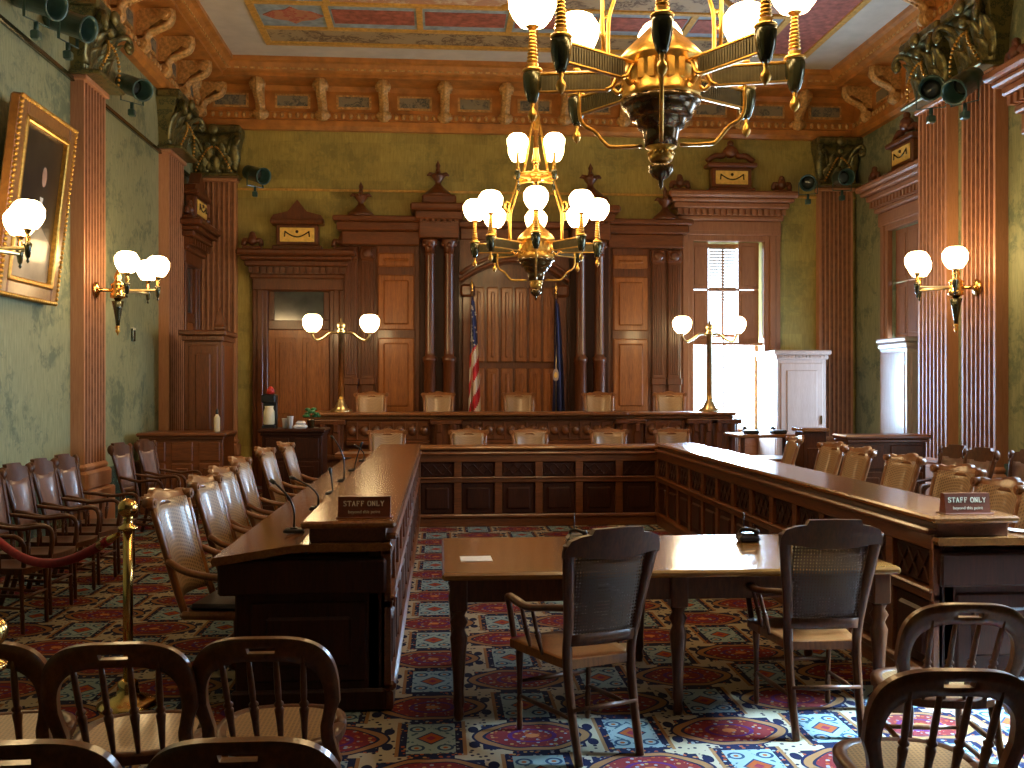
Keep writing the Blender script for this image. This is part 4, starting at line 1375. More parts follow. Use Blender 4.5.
# ================================================================ GOOSENECK MICROPHONES
def goose(label, base, head, k):
    """base pixel on the desk top, head pixel"""
    zt = .85
    b = onz(base[0], base[1], zt)
    bz = .82+(.98-(XI-b[0]))/.54*.065 if XI-b[0] > .44 else .885
    h = at(head[0], head[1], b[1]+.02)
    t = thing('gooseneck_microphone', label, 'microphone', (b[0], b[1], bz+.003), 0, None)
    m = MB(); m.box(-.055, .055, -.045, .045, 0, .022, .008); m.box(-.02, .02, -.015, .015, .02, .03, .004); m.build('base', M['black'], t)
    dx, dz = h[0]-b[0], h[2]-bz
    m = MB(); pts = curve([(0, 0, .025), (0, 0, dz*.45), (dx*.28, 0, dz*.72), (dx*.8, .0, dz*.95), (dx, .02, dz)] if abs(dx) > .08 else [(0, 0, .025), (dx*.2, 0, dz*.3), (dx*.6, 0, dz*.7), (dx, 0, dz)], 16)
    m.tube(pts, .006, 8); m.build('gooseneck', M['black'], t)
    d = (pts[-1]-pts[-3]).normalized()
    m = MB(); m.turned(pts[-1]-d*.012, pts[-1]+d*.045, [(0,.008),(.2,.012),(.8,.013),(1,.006)], 10); m.build('microphone_head', M['black'], t)
G = [((294,537),(274,483)),((318,514),(294,479)),((333,498),(331,473)),((344,485),(333,438)),((354,474),(361,446)),((364,464),(356,446))]
for k, (b, h) in enumerate(G):
    goose('black gooseneck microphone on the left desk, ' + ['nearest the camera','second from the camera','third and shortest, beside the sign block','fourth from the camera, standing tall','fifth from the camera, leaning right','farthest from the camera'][k], b, h, k)

# ================================================================ CHANDELIERS
def globe(m, c, r=.135):
    prof = [(.035,-r*.98),(.075,-r*.90),(r*.80,-r*.58),(r*.97,-r*.2),(r,.04),(r*.93,r*.42),(r*.74,r*.70),(r*.52,r*.82),(.0,r*.84)]
    m.lathe(prof, 16, c)
def chandelier(label, loc):
    t = thing('chandelier', label, 'chandelier', loc)
    m = MB(); m.lathe([(.0,-.60),(.012,-.58),(.012,-.55),(.045,-.53),(.065,-.50),(.065,-.47),(.03,-.455)], 16); m.build('finial', M['bronze'], t)
    m = MB(); m.lathe([(.03,-.46),(.06,-.445),(.068,-.42),(.055,-.39),(.085,-.37)], 16)
    for k in range(12):
        a = 2*PI*k/12; m.sphere((.06*math.cos(a), .06*math.sin(a), -.405), .014, 6, 4)
    m.build('beaded_collar', M['gilt'], t)
    m = MB(); m.lathe([(.085,-.37),(.095,-.30),(.10,-.27),(.125,-.265),(.135,-.23),(.145,-.22),(.165,-.215),(.185,-.17),(.19,-.155),(.21,-.15),(.215,-.12)], 24)
    m.build('bowl', M['bronze'], t)
    m = MB(); m.lathe([(.22,-.12),(.225,-.10),(.215,-.08),(.215,.07),(.23,.08),(.23,.10),(.19,.15),(.14,.20),(.09,.25),(.05,.29),(.03,.36)], 8, rot=PI/8)
    for k in range(8):
        a = PI/8+k*PI/4
        q = MB(); 
        m.M = Matrix.Rotation(a, 4, 'Z'); m.box(.19, .21, -.05, .05, -.05, .06, .006); m.M = Matrix.Identity(4)
    m.build('drum', M['gilt'], t)
    m = MB(); m.lathe([(.028,.3),(.028,.95),(.06,.97),(.028,1.0),(.022,3.6),(.09,3.72),(.09,3.76)], 12); m.build('stem', M['brass'], t)
    R = .70
    for k in range(8):
        rot = Matrix.Rotation(k*PI/4+PI/2+PI, 4, 'Z')
        m = MB(); m.M = rot
        m.sweep([(.18, 0, .045), (R-.04, 0, .055)], .035, .018, (0,1,0), 0, False); m.sweep([(.30, 0, -.05), (R-.04, 0, -.045)], .035, .014, (0,1,0), 0, False)
        m.sweep(curve([(.30, 0, -.05), (.26, 0, -.03), (.235, 0, .02), (.20, 0, .04)], 8), .04, .02, (0,1,0))
        m.sweep(curve([(.26, 0, -.045), (.23, 0, -.07), (.205, 0, -.05)], 6), .03, .02, (0,1,0))
        arm = m.build('arm', M['gilt'], t)
        m = MB(); m.M = rot
        m.box(.27, R-.05, -.007, .007, -.045, .045)
        for q in range(20):
            x = .285+q*(R-.35)/20; m.box(x, x+.008, -.012, .012, -.04, .042)
        m.build('fretwork', M['ribbed'], arm)
        m = MB(); m.M = rot
        m.lathe([(.02,-.10),(.03,-.085),(.045,-.04),(.052,.0),(.055,.05),(.048,.07)], 14, (R, 0, 0)); 
        m.build('urn', M['green_bronze'], arm)
        m = MB(); m.M = rot
        m.lathe([(.05,.066),(.058,.075),(.05,.085),(.03,.09),(.036,.11),(.02,.115)], 14, (R, 0, 0))
        for q in range(9):
            z = .12+q*.02; rr = .034-q*.0017; m.lathe([(rr*.75,z),(rr,z+.009),(rr*.75,z+.018)], 10, (R, 0, 0))
        m.lathe([(.02,.30),(.035,.315),(.05,.33),(.02,.335)], 12, (R, 0, 0))
        m.build('spindle', M['gilt'], arm)
        m = MB(); m.M = rot
        m.lathe([(.010,-.10),(.014,-.115),(.008,-.13),(.022,-.15),(.027,-.17),(.02,-.19),(.006,-.205),(0,-.215)], 10, (R, 0, 0)); m.build('pendant', M['gilt'], arm)
        m = MB(); m.M = rot; globe(m, (R, 0, .45)); m.build('globe', M['globe'], arm)
        if k % 2 == 1:
            m = MB(); m.M = rot
            m.sweep(curve([(.42, 0, .06), (.42, 0, .42), (.37, 0, .55), (.30, 0, .72), (.29, 0, .78)], 16), .022, .018, (0,1,0))
            m.tube(curve([(.42, 0, .36), (.48, 0, .40), (.47, 0, .47), (.42, 0, .46)], 10), .012, 6)
            m.build('hanging_rod', M['gilt'], t)
            m = MB(); m.M = rot
            m.sweep([(.06, 0, .80), (.28, 0, .80)], .03, .05, (0,1,0), 0, False)
            a2 = m.build('upper_arm', M['gilt'], t)
            m = MB(); m.M = rot; m.lathe([(.008,.70),(.02,.72),(.012,.74),(.03,.78),(.036,.83),(.03,.85)], 12, (.29, 0, 0)); m.build('upper_urn', M['green_bronze'], a2)
            m = MB(); m.M = rot; m.lathe([(.022,.85),(.03,.86),(.016,.88),(.022,.90),(.012,1.03),(.035,1.05),(.02,1.06)], 10, (.29, 0, 0)); m.build('upper_spindle', M['gilt'], a2)
            m = MB(); m.M = rot; globe(m, (.29, 0, 1.16), .12); m.build('upper_globe', M['globe'], a2)
            m = MB(); m.M = rot; m.tube(curve([(.20, 0, .83), (.13, 0, 1.15), (.07, 0, 1.4), (.025, 0, 1.52)], 10), .010, 6); m.build('stay_rod', M['gilt'], t)
        else:
            m = MB(); m.M = rot
            m.sweep(curve([(.44, 0, -.05), (.44, 0, -.18), (.41, 0, -.24), (.36, 0, -.27), (.30, 0, -.34), (.26, 0, -.36), (.10, 0, -.36)], 24), .022, .02, (0,1,0)); m.build('scroll_bracket', M['gilt'], t)
    m = MB(); m.lathe([(.05,.76),(.10,.78),(.11,.82),(.05,.85),(.04,.9)], 8); m.lathe([(.03,.95),(.05,1.0),(.03,1.1),(.02,1.3),(.05,1.5),(.03,1.56)], 12); m.build('upper_hub', M['gilt'], t)
    m = MB(); m.tube([(.24*math.cos(a*PI/8), .24*math.sin(a*PI/8), .82) for a in range(16)], .018, 6, closed=True); m.build('upper_ring', M['gilt'], t)
    return t
c1 = at(661, 90, 5.15); c2 = at(536, 250, 11.0)
chd = chandelier('large brass chandelier hanging nearest the camera, cut by the picture top', (c1[0], c1[1], 3.36)); chd.rotation_euler[2] = -.22
dup(chd, (c2[0], c2[1], 3.27), -.1, 'two-tier brass chandelier hanging farther back with all its globes in view')

# ================================================================ WALL SCONCES
def sconce(label, loc, rotz):
    """local: wall at y=0, arm toward -y"""
    t = thing('wall_sconce', label, 'wall lamp', loc, rotz)
    m = MB(); m.M = Matrix.Rotation(PI/2, 4, 'X'); m.lathe([(.09,0),(.10,.02),(.07,.035),(.03,.05),(.022,.06),(.022,.2)], 16); m.build('wall_plate', M['brass'], t)
    y = -.26
    m = MB(); m.lathe([(.02,-.14),(.05,-.10),(.085,-.09),(.085,-.04),(.07,-.03),(.075,.05),(.09,.06),(.05,.09),(.03,.12),(.045,.15),(.03,.19),(.012,.23),(0,.26)], 16, (0, y, 0)); m.build('body', M['brass'], t)
    m = MB(); m.lathe([(.07,-.13),(.05,-.22),(.03,-.34),(.02,-.42)], 14, (0, y, 0)); m.build('drop_cone', M['green_bronze'], t)
    m = MB(); m.lathe([(.02,-.42),(.028,-.44),(.012,-.46),(.03,-.48),(.012,-.51),(0,-.54)], 10, (0, y, 0)); m.build('drop_finial', M['gilt'], t)
    for a in (-60, 0, 60):
        d = Vector((math.sin(math.radians(a)), -math.cos(math.radians(a)), 0)); e = Vector((0, y, 0))+d*.46
        m = MB(); m.sweep([Vector((0, y, 0))+d*.06, e], .03, .045, (0,0,1), 0, False); arm = m.build('arm', M['brass_pale'], t)
        m = MB(); m.lathe([(.0,-.13),(.014,-.11),(.008,-.09),(.02,-.07),(.03,.0),(.035,.035),(.028,.045)], 12, tuple(e)); m.build('cup', M['green_bronze'], arm)
        m = MB(); m.lathe([(.026,.045),(.016,.06),(.026,.09),(.016,.11),(.03,.15),(.05,.165),(.02,.17)], 12, tuple(e)); m.build('holder', M['brass'], arm)
        m = MB(); globe(m, (e.x, e.y, e.z+.29)); m.build('globe', M['globe'], arm)
    return t
sc = sconce('brass wall sconce with lit globes, cut by the left picture edge before the portrait', (XL+.02, 8.42, 2.86), PI/2)
dup(sc, (XL+.15, 11.72, 2.83), PI/2, 'three-globe brass wall sconce on the fluted pilaster right of the portrait')
dup(sc, (XR-.15, 10.66, 2.83), -PI/2, 'brass wall sconce with two globes in view on the right-hand paired pilaster')

# ================================================================ ROSTRUM LAMP POSTS
def lamppost(label, loc):
    t = thing('lamp_post', label, 'lamp', loc)
    m = MB(); m.lathe([(.17,0),(.165,.03),(.10,.07),(.07,.14),(.05,.17),(.055,.2)], 16); m.build('base', M['brass_pale'], t)
    m = MB(); m.lathe([(.045,.19),(.042,1.18),(.06,1.2),(.06,1.24),(.035,1.26),(.06,1.29),(.06,1.34),(.02,1.37),(.012,1.42),(0,1.44)], 14); m.build('post', M['brass_pale'], t)
    for s in (-1, 1):
        m = MB(); m.tube(curve([(s*.04, 0, 1.20), (s*.15, 0, 1.21), (s*.26, 0, 1.13), (s*.36, 0, 1.09), (s*.42, 0, 1.15), (s*.43, 0, 1.20)], 16), .018, 8)
        m.lathe([(.02,1.19),(.05,1.21),(.055,1.23)], 12, (s*.43, 0, 0)); arm = m.build('arm', M['brass_pale'], t)
        m = MB(); globe(m, (s*.43, 0, 1.36), .15); m.build('globe', M['globe'], arm)
    return t
l1 = at(342, 408, 14.95); l2 = at(707, 408, 14.95)
lp = lamppost('brass lamp post with two lit globes on the left end of the rostrum', (l1[0], 14.82, 1.30))
dup(lp, (l2[0], 14.82, 1.30), 0, 'brass lamp post with two lit globes on the right end of the rostrum')
# ================================================================ STAGE SPOTLIGHTS
def spotlight(label, loc, aim):
    t = thing('stage_spotlight', label, 'spotlight', loc); t.scale = (1.25,)*3
    d = Vector(aim).normalized()
    q = d.to_track_quat('Z', 'Y').to_matrix().to_4x4()
    m = MB(); m.M = q
    m.lathe([(0,-.20),(.07,-.20),(.095,-.17),(.10,-.05),(.10,.18),(.115,.185),(.115,.215),(.10,.21),(.092,.18),(.088,.02)], 18); m.build('housing', M['spot_green'], t)
    m = MB(); m.M = q; m.lathe([(.0,.05),(.05,.045),(.088,.03)], 16); m.build('lens', M['dark_glass'], t)
    m = MB(); s = d.cross(Vector((0,0,1))).normalized()
    m.sweep([s*.125+Vector((0,0,.0)), s*.125+Vector((0,0,-.17)), -s*.125+Vector((0,0,-.17)), -s*.125], .03, .012, tuple(d), 0, False)
    m.tube([(0,0,-.17), (0,0,-.27)], .02, 8); m.box(-.035, .035, -.035, .035, -.31, -.24, .01)
    m.build('yoke', M['spot_green'], t)
def railspot(u, v, off, label, aim):
    p = onx(u, v, XL+off)
    spotlight(label, p, aim)
railspot(36, 0, .26, 'dark green stage spotlight at the top left corner, cut by the picture top', (.8,-.3,-.3))
railspot(68, 23, .26, 'dark green stage spotlight above the portrait, left of the first capital', (.95,-.25,-.35))
railspot(132, 86, .26, 'dark green stage spotlight between the two left wall pilasters', (.7,-.6,-.38))
p = at(255, 174, 16.7); spotlight('dark green stage spotlight beside the rear left corner capital', p, (.7,-.7,-.3))
p = at(808, 182, 16.4); spotlight('dark green stage spotlight, left of the pair at the rear right corner capital', p, (-.4,-1,-.3))
p = at(842, 178, 16.15); spotlight('dark green stage spotlight, right of the pair at the rear right corner capital', p, (-.1,-1,-.15))
p = onx(965, 84, 5.75); spotlight('shiny green stage spotlight on top of the right-hand paired pilaster', p, (-.75,-.45,-.5))
p = onx(931, 90, 5.70); spotlight('dark green stage spotlight between the paired capitals facing the camera', p, (-.5,-1,-.2))

# ================================================================ PORTRAIT
M['frame'] = wood('gilded_brown_frame', (.16,.06,.015), (.36,.16,.04), .35, .3)
t = thing('portrait_painting', 'gilt-framed dark oil portrait of a standing person on the left wall', 'painting')
xb0, xt0 = XL+.06, XL+.28
br_, tr_ = onx(62, 306, xb0), onx(75, 133, xt0)
bl_, tl_ = onx(-2, 297, xb0), onx(11, 86, xt0)
Y1 = (br_[1]+tr_[1])/2-.18; Y0 = (tl_[1]+bl_[1])/2
zb0, zt0 = (br_[2]+bl_[2])/2, (tr_[2]+tl_[2])/2
Wp, Hp = Y1-Y0, math.hypot(zt0-zb0, xt0-xb0)
t.location = (xb0, Y0, zb0)
t.rotation_euler = (0, 0, 0)
tilt = math.atan2(xt0-xb0, zt0-zb0)
# local: u along the wall (y), v up the picture, n out into the room
Mp = Matrix(((math.cos(tilt), 0, math.sin(tilt), 0), (0, 1, 0, 0), (-math.sin(tilt), 0, math.cos(tilt), 0), (0, 0, 0, 1)))
m = MB(); m.M = Mp; fw = .17
for (y0, y1, z0, z1) in ((0, fw, 0, Hp), (Wp-fw, Wp, 0, Hp), (fw, Wp-fw, 0, fw), (fw, Wp-fw, Hp-fw, Hp)):
    m.box(-.06, .05, y0, y1, z0, z1, .02)
fr = m.build('frame', M['frame'], t)
m = MB(); m.M = Mp
for (a, b) in (((.05, .02, .02), (.05, Wp-.02, .02)), ((.05, Wp-.02, .02), (.05, Wp-.02, Hp-.02)), ((.05, Wp-.02, Hp-.02), (.05, .02, Hp-.02)), ((.05, .02, Hp-.02), (.05, .02, .02))):
    A_, B_ = Vector(a), Vector(b); n = int((B_-A_).length/.05)
    for k in range(n): m.sphere(tuple(A_.lerp(B_, k/n)), .024, 6, 4)
m.build('beaded_edge', M['gilt'], fr)
m = MB(); m.M = Mp; f2 = fw-.01
for (y0, y1, z0, z1) in ((f2, f2+.05, f2, Hp-f2), (Wp-f2-.05, Wp-f2, f2, Hp-f2), (f2, Wp-f2, f2, f2+.05), (f2, Wp-f2, Hp-f2-.05, Hp-f2)):
    m.box(0, .065, y0, y1, z0, z1, .012)
m.build('gilt_slip', M['gilt'], fr)
m = MB(); m.M = Mp; m.box(-.02, .012, fw-.02, Wp-fw+.02, fw-.02, Hp-fw+.02)
cv = m.build('canvas', M['portrait'], t)
# the sitter, painted flat on the canvas
cy, n0 = Wp*.56, .0135
def blob(mat, name, pts, n1):
    m = MB(); m.M = Mp; m.prism(pts, lambda p, q, x: (x, p, q), .011, n1); m.build(name, mat, cv)
ell = lambda cy_, cz_, a, b, k=16: [(cy_+a*math.cos(2*PI*i/k), cz_+b*math.sin(2*PI*i/k)) for i in range(k)]
blob(M['robe'], 'painted_drapery', [(fw+.08, fw+.03), (Wp-fw-.06, fw+.03), (Wp-fw-.08, Hp*.32), (Wp*.62, Hp*.40), (Wp*.45, Hp*.36), (fw+.15, Hp*.3)], n0)
blob(M['flesh'], 'painted_face', ell(cy+.02, Hp*.665, .055, .10), n0+.001)
blob(M['white'], 'painted_collar', [(cy-.03, Hp*.555), (cy+.05, Hp*.555), (cy+.04, Hp*.525), (cy, Hp*.51)], n0+.001)
blob(M['flesh'], 'painted_hand', ell(Wp*.55, Hp*.41, .045, .05), n0+.001)
t2 = thing('dark_picture_frame', 'dark edge of another frame at the left picture border', 'painting', (XL+.08, Y0-.32, zb0+.35))
m = MB()
for (y0, y1, z0, z1) in ((-1.2, -1.06, 0, 1.7), (-.14, 0, 0, 1.7), (-1.06, -.14, 0, .14), (-1.06, -.14, 1.56, 1.7)): m.box(-.08, .10, y0, y1, z0, z1, .02)
m.build('frame', M['dark_panel'], t2)
m = MB(); m.box(-.06, .02, -1.1, -.1, .1, 1.6); m.build('canvas', M['portrait'], t2)

# thermostat
p = onx(132, 334, XL); t = thing('thermostat', 'small thermostat on the green wall below the three-globe sconce', 'thermostat', (XL, p[1], p[2]))
m = MB(); m.box(0, .035, -.05, .05, -.10, .08, .008); m.build('cover', M['green_bronze'], t)
m = MB(); m.box(0, .04, -.045, .045, .05, .085, .006); m.build('dial', M['cream'], t)

# ================================================================ FLAGS
def flag(label, loc, top, zlow, mats, style):
    t = thing('flag', label, 'flag', loc)
    m = MB(); m.lathe([(.15,0),(.14,.03),(.05,.06),(.02,.1)], 14); m.build('stand', M['brass_pale'], t)
    m = MB(); m.tube([(0,0,.08), (0,0,top)], .016, 8); m.build('pole', M['brass_pale'], t)
    m = MB(); m.lathe([(.012,top),(.03,top+.03),(.012,top+.06),(.035,top+.11),(0,top+.22)], 8); m.build('spear_tip', M['brass'], t)
    m = MB(); NI, NJ = 40, 60; zt = top-.06; Hh = zt-zlow
    def fn(i, j):
        q, s = i/NI, j/NJ
        spread = (.03+.19*s**.8)
        ang = q*5*PI
        x = (q-.35)*spread*1.1+.0+ .02*math.sin(ang*.5+2*s)
        y = -.03+.045*math.sin(ang+s*1.5)*(.35+.65*s)
        z = zt-Hh*s-.10*q*(1-s)-.0
        return (x, y, z), (x, y+.004, z)
    def mi(i, j):
        q, s = i/NI, j/NJ
        if style == 'stripes':
            if s+.12*q < .47: return 0
            return 1 if int((q*2.2+s*8.5)) % 2 == 0 else 2
        return 0
    m.slab(NI, NJ, fn, mif=mi); cl = m.build('cloth', mats, t)
    m = MB()
    if style == 'stripes':
        for k in range(30):
            i, j = random.randint(2, NI-3), random.randint(3, int(NJ*.40))
            a, b = fn(i, j); y0 = a[1]-.006; r = .022
            star = [(a[0]+(r if n % 2 == 0 else r*.42)*math.sin(n*PI/5), a[2]+(r if n % 2 == 0 else r*.42)*math.cos(n*PI/5)) for n in range(10)]
            m.prism(star, lambda p, q, tt: (p, tt, q), y0, y0+.004)
        m.build('star', mats[2], cl)
    else:
        a, b = fn(20, 38)
        m.prism([(a[0]-.02+.05*math.cos(n*PI/8), a[2]+.11*math.sin(n*PI/8)) for n in range(16)], lambda p, q, tt: (p, tt, q), a[1]-.055, a[1]-.045, 0)
        m.prism([(a[0]-.02+.028*math.cos(n*PI/8), a[2]+.05*math.sin(n*PI/8)) for n in range(16)], lambda p, q, tt: (p, tt, q), a[1]-.060, a[1]-.05, 1)
        m.build('emblem', [M['shutter_light'], M['gold_plaque']], cl)
    return t
pf = at(472, 400, 16.3)
ztop = at(472, 292, 16.3)[2]; zl = at(472, 412, 16.3)[2]-.1
flag('draped flag with white stars on blue and red and white stripes', (pf[0]+.0, 16.3, .5), ztop-.5, zl-.5, [M['flag_blue'], M['flag_red'], M['flag_white']], 'stripes')
pf = at(556, 400, 16.3); ztop = at(556, 295, 16.3)[2]
flag('draped dark blue flag with a pale emblem right of the striped flag', (pf[0], 16.3, .5), ztop-.5, zl-.5, [M['blue_flag']], 'blue')

# ================================================================ STANCHIONS AND ROPE
def stanchion(label, loc, H):
    t = thing('rope_stanchion', label, 'stanchion', loc)
    m = MB(); m.lathe([(.16,0),(.16,.012),(.13,.03),(.06,.06),(.055,.10),(.05,.13),(.03,.14)], 20); m.build('base', M['brass'], t)
    m = MB(); m.lathe([(.026,.12),(.026,H-.17)], 14); m.build('pole', M['brass'], t)
    m = MB(); m.lathe([(.03,H-.17),(.05,H-.165),(.05,H-.15),(.028,H-.14),(.022,H-.11),(.03,H-.09)], 14); m.build('collar', M['brass'], t)
    m = MB(); m.sphere((0,0,H-.05), .052, 16, 10); m.build('ball', M['brass'], t)
    return t
S1 = onz(128, 694, .06)
st = stanchion('brass ball-topped stanchion holding the red rope, left of the left desk', (S1[0], S1[1], 0), 1.10)
sx = (-1.22, 2.62)
dup(st, (at(-11, 630, 2.95)[0], 2.95, 0), 0, 'brass ball of a stanchion peeping in at the lower left picture edge')
for o in COL.objects:
    if o.name == 'rope_stanchion.001': o.scale = (1, 1, .93)
S2 = (-3.05, 6.4)
dup(st, (S2[0], S2[1], 0), 0, 'brass stanchion beyond the left picture edge')
a = Vector((S1[0]-.05, S1[1], .91)); b = Vector((S2[0]+.05, S2[1], .91))
t = thing('barrier_rope', 'sagging red velvet barrier rope clipped to the brass stanchion', 'rope', tuple(a))
m = MB(); d = b-a
pts = [d*(k/20)+Vector((0, 0, -.24*math.sin(PI*min(1, k/20)))) for k in range(1, 20)]
m.tube(pts, .026, 10); m.build('rope', M['red_velvet'], t)
for p0, p1 in ((Vector((.0,0,0)), pts[1]), (d, pts[-2])):
    m = MB(); m.tube([p0, p0.lerp(p1, .5), p1], [.012,.022,.03], 8); m.build('brass_clip', M['brass'], t)

# ================================================================ CABINETS, COUNTERS, CLERK FURNITURE
def tall_cabinet(label, loc, W, D, H, mat, spike=False):
    """origin at the middle of the front foot line; front on -y"""
    t = thing('half_height_cabinet', label, 'cabinet', loc)
    m = MB(); m.box(-W/2, W/2, 0, D, 0, H-.12, .01); m.box(-W/2-.02, W/2+.02, -.03, D, 0, .14, .012); m.build('body', mat, t)
    m = MB(); m.box(-W/2-.03, W/2+.03, -.04, D, H-.16, H-.08, .012); m.box(-W/2-.07, W/2+.07, -.08, D, H-.08, H, .018)
    n = int(W/.06)
    for k in range(n): x = -W/2+W*(k+.5)/n; m.box(x-.016, x+.016, -.055, -.02, H-.13, H-.09)
    for k in range(int(D/.06)):
        y = D*(k+.5)/int(D/.06)
        for s in (-1, 1): m.box(s*(W/2+.012)-.02, s*(W/2+.012)+.02, y-.016, y+.016, H-.13, H-.09)
    m.build('cornice', mat, t)
    m = MB(); m.box(-W/2+.06, W/2-.06, -.015, .01, .2, H-.22, .01); m.box(-W/2+.16, W/2-.16, -.03, .0, .3, H-.34, .015)
    for s in (-1, 1): 
        m.box(s*W/2-.012, s*W/2+.012, .06, D-.06, .2, H-.22, .008)
    m.build('door', mat, t)
    m = MB(); m.box(W/2-.10, W/2-.08, -.045, -.01, 1.05, 1.2, .005); m.build('handle', M['bronze'], t)
    if spike:
        m = MB(); X = W/2-.02; m.box(X-.08, X+.08, -.1, .06, H, H+.05, .01); m.lathe([(.11,.05),(.09,.08),(.03,.28),(0,.34)], 4, (X, -.02, H), rot=PI/4, smooth=False); m.build('finial', mat, t)
    return t
pa, pb = at(777, 350, 15.95), at(826, 350, 15.95)
tall_cabinet('pale half-height cabinet right of the daylit rear window', ((pa[0]+pb[0])/2, 15.95, 0), pb[0]-pa[0], .98, pa[2], M['shutter_light'])
p0 = onx(880, 338, 6.75); p1 = onx(907, 338, 6.75)
tall_cabinet('half-height cabinet with a brightly lit side in front of the right wall window', (7.1, p1[1], 0), .70, p0[1]-p1[1], (p0[2]+p1[2])/2, M['shutter_light'])
pa, pb = at(184, 330, 14.3), at(222, 330, 14.3)
tall_cabinet('tall dark wooden cabinet with a pointed corner finial in the left rear corner', ((pa[0]+pb[0])/2, 14.3, 0), pb[0]-pa[0], .75, pa[2], M['mahogany_v'], True)

def counter(name, label, cat, x0, x1, y0, y1, H, n, mat, top):
    t = thing(name, label, cat, ((x0+x1)/2, y0, 0))
    w = x1-x0
    m = MB(); m.box(-w/2, w/2, 0, y1-y0, 0, H-.05, .01); m.box(-w/2-.01, w/2+.01, -.02, y1-y0, 0, .12, .01); m.build('body', mat, t)
    m = MB(); m.box(-w/2-.05, w/2+.05, -.06, y1-y0, H-.05, H, .015); m.box(-w/2-.02, w/2+.02, -.03, y1-y0, H-.09, H-.05, .01); m.build('top', top, t)
    for k in range(n):
        a, b = -w/2+w*k/n+.04, -w/2+w*(k+1)/n-.04
        m = MB(); m.box(a, b, -.015, .01, .18, H*.62, .01); m.box(a+.06, b-.06, -.028, 0, .24, H*.62-.06, .012); m.build('door_panel', mat, t)
        m = MB(); m.box(a, b, -.015, .01, H*.62+.03, H-.12, .01); m.build('drawer_front', mat, t)
    return t
pa, pb = at(141, 433, 13.2), at(223, 433, 13.2)
counter('low_counter', 'low dark wooden counter against the left wall below the tall cabinet', 'counter', max(pa[0], XL+.1), pb[0], 13.2, 13.9, pa[2], 3, M['mahogany_h'], M['mahogany_h'])
pa, pb = at(262, 429, 13.0), at(322, 429, 13.0)
ct = counter('coffee_cabinet', 'dark cabinet left of the rostrum carrying coffee things', 'cabinet', pa[0], pb[0], 13.0, 13.6, pa[2], 2, M['dark_panel'], M['dark_panel'])
zt = pa[2]
def P13(u, y=13.2): return at(u, 420, y)[0]
t = thing('coffee_maker', 'black coffee maker with red top on the dark cabinet', 'coffee maker', (P13(269), 13.25, zt))
m = MB(); m.box(-.09, .09, -.10, .12, 0, .04, .01); m.box(-.09, .09, .03, .12, .04, .36, .01); m.box(-.095, .095, -.11, .12, .34, .46, .02); m.build('body', M['black'], t)
m = MB(); m.lathe([(.065,.05),(.075,.07),(.075,.22),(.055,.27),(.06,.30)], 14, (0, -.04, 0)); m.build('jug', M['cream'], t)
m = MB(); m.lathe([(.05,.46),(.05,.52),(.02,.56),(0,.57)], 12, (.01, .02, 0)); m.build('red_lid', M['red_plastic'], t)
for k, (u, dy, h) in enumerate(((285, .0, .13), (291, -.06, .16))):
    t_ = MB(); t_.lathe([(.032,0),(.042,h),(.045,h+.004),(.04,h),(.03,.01)], 12)
    o = t_.build('paper_cup', M['white']); o.location = (P13(u), 13.2+dy, zt)
    tag(o, ['short white paper cup on the dark cabinet', 'tall white stack of paper cups on the dark cabinet'][k], 'cup')
m = MB(); m.box(-.09, .09, -.06, .06, 0, .05, .02); m.box(-.06, .07, -.05, .05, .045, .10, .03)
o = m.build('napkin_pile', M['white']); o.location = (P13(301), 13.15, zt); tag(o, 'rumpled pile of white napkins on the dark cabinet right of the cups', 'napkins')
t = thing('potted_plant', 'small green leafy plant on the right end of the dark cabinet', 'plant', (P13(309), 13.38, zt))
m = MB(); m.lathe([(.04,0),(.055,.10),(.06,.11),(.05,.10)], 12); m.build('pot', M['bronze'], t)
m = MB()
for k in range(14):
    a = k*2.4; r = .05+.05*(k % 3)/2
    m.sphere((r*math.cos(a), r*math.sin(a), .16+.03*(k % 4)), .04, 6, 4, (1,1,.6))
m.build('foliage', M['leaf'], t)
t = thing('bottle', 'pale bottle standing at the right end of the low counter', 'bottle', (at(217, 420, 13.5)[0], 13.5, at(141, 433, 13.2)[2]))
m = MB(); m.lathe([(.04,0),(.042,.02),(.042,.19),(.018,.24)], 12); m.build('body', M['cream'], t)
m = MB(); m.lathe([(.018,.24),(.02,.25),(.02,.30),(.0,.31)], 10); m.build('cap', M['black'], t)
# right side
pa, pb = at(848, 435, 10.9), at(926, 435, 10.9)
counter('low_partition', 'plain wooden counter behind the chairs on the right, before the paired pilasters', 'counter', pa[0], pb[0], 10.9, 11.25, pa[2], 2, M['oak_dark'], M['mahogany_h'])
t = thing('clerk_table', 'small table lit by window glare behind the right desk', 'table', (4.35, 12.75, 0))
m = MB(); m.box(-.45, .45, -.35, .35, 1.02, 1.06, .01); m.build('tabletop', M['desk_h'], t)
m = MB(); m.box(-.42, .42, -.32, .32, .70, .74, .008); m.build('shelf', M['desk_h'], t)
for x in (-.40, .36):
    for y in (-.30, .26): m = MB(); m.box(x, x+.05, y, y+.05, 0, 1.03, .006); m.build('leg', M['oak_dark'], t)
pq = at(815, 428, 11.9)
t = thing('lectern', 'small wooden lectern with a brightly lit top beyond the right desk', 'lectern', (pq[0], 11.9, 0))
m = MB(); m.box(-.15, .15, 0, .3, 0, pq[2]-.05, .01); m.box(-.18, .18, -.03, .33, 0, .1, .01); m.box(-.10, .10, -.012, .01, .2, pq[2]-.25, .01); m.build('body', M['oak_dark'], t)
m = MB(); m.box(-.18, .18, -.04, .34, pq[2]-.05, pq[2], .01); m.build('top', M['table_top'], t)
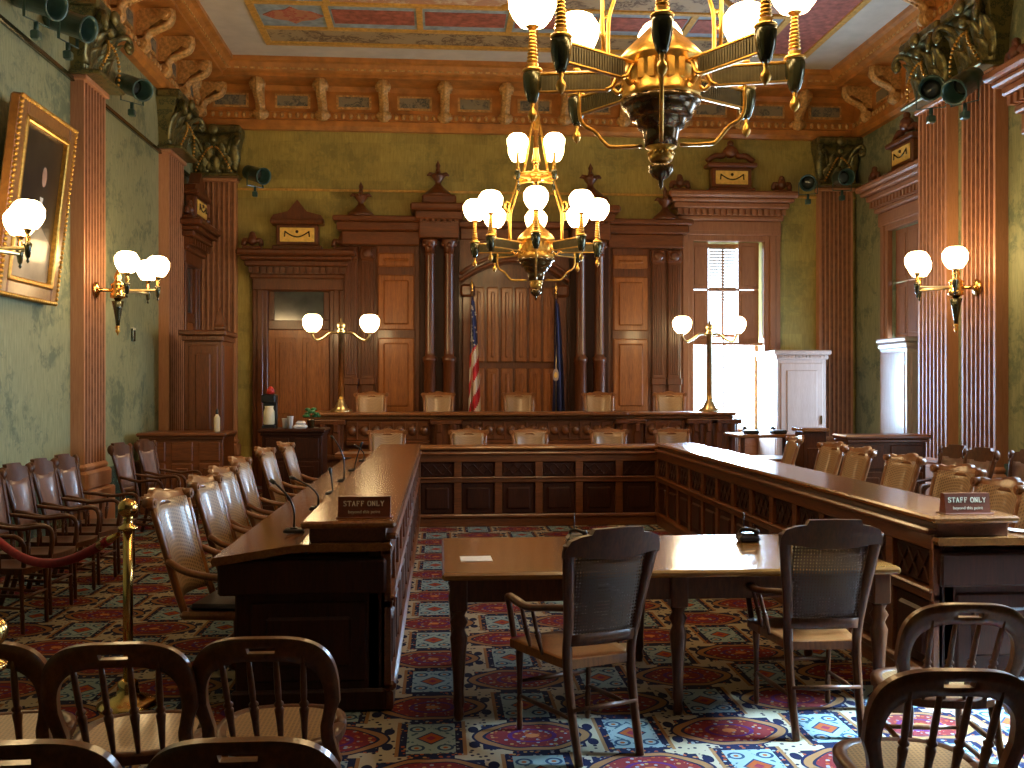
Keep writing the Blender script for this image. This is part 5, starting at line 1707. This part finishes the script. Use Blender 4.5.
for k, (u, v) in enumerate(((742, 436), (768, 437))):
    q = at(u, v, 12.6)
    t = thing('desk_telephone', ['dark desk telephone on the left of the small clerk table', 'dark desk telephone on the right of the small clerk table'][k], 'telephone', (4.15+.38*k, 12.68, 1.06))
    m = MB(); m.box(-.09, .09, -.1, .1, 0, .05, .015); m.build('body', M['black'], t)
    m = MB(); m.tube(curve([(-.08, -.05, .07), (-.08, 0, .085), (-.08, .05, .07)], 8), .018, 8); m.build('handset', M['black'], t)
pw_ = onz(1008, 541, .89)
m = MB(); m.box(-.14, .14, -.10, .10, 0, .003)
o = m.build('paper', M['white']); o.location = (XO+.66, YN+.22, .868); o.rotation_euler = (0, math.atan(.065/.54), .1)
tag(o, 'white sheet of paper on the near end of the right desk behind the sign block', 'paper')

# ================================================================ LIGHT
w = bpy.data.worlds.new('sky'); bpy.context.scene.world = w; w.use_nodes = True
bg = w.node_tree.nodes['Background']
sky = w.node_tree.nodes.new('ShaderNodeTexSky'); sky.sky_type = 'HOSEK_WILKIE'; sky.turbidity = 6; sky.sun_direction = (.3, .7, .65)
mixn = w.node_tree.nodes.new('ShaderNodeMix'); mixn.data_type = 'RGBA'; mixn.inputs['Factor'].default_value = .35
mixn.inputs[6].default_value = (.78, .9, 1, 1); w.node_tree.links.new(sky.outputs[0], mixn.inputs[7])
w.node_tree.links.new(mixn.outputs[2], bg.inputs[0]); bg.inputs[1].default_value = 10.0
def area(name, loc, rot, sx, sy, power, col):
    d = bpy.data.lights.new(name, 'AREA'); d.shape = 'RECTANGLE'; d.size = sx; d.size_y = sy; d.energy = power; d.color = col
    o = bpy.data.objects.new(name, d); COL.objects.link(o); o.location = loc; o.rotation_euler = rot
    return o
cool = (.50, .74, 1.0)
o = area('daylight_rear_window', ((WB[0]+WB[1])/2, YB+.6, 1.75), (-PI/2, 0, 0), 1.2, 1.6, 900, cool)
o = area('daylight_right_window', (XR+.6, (W2[0]+W2[1])/2, 2.6), (0, PI/2-.5, 0), 3.0, 1.5, 220, cool); o.data.spread = 1.9
o = area('daylight_near_window', (XR+.6, 4.7, 3.0), (0, PI/2-.75, .10), 2.2, 1.0, 520, (.42,.70,1.0)); o.data.spread = .65
area('daylight_far_right_window', (XR2+.6, (W4[0]+W4[1])/2, 1.6), (0, PI/2, 0), 1.4, 1.5, 200, cool)
sc_ = bpy.context.scene
sc_.view_settings.view_transform = 'Standard'
sc_.view_settings.look = 'None'
sc_.view_settings.exposure = 0.0
sc_.cycles.use_denoising = True
sc_.cycles.max_bounces = 7
sc_.cycles.sample_clamp_indirect = 8
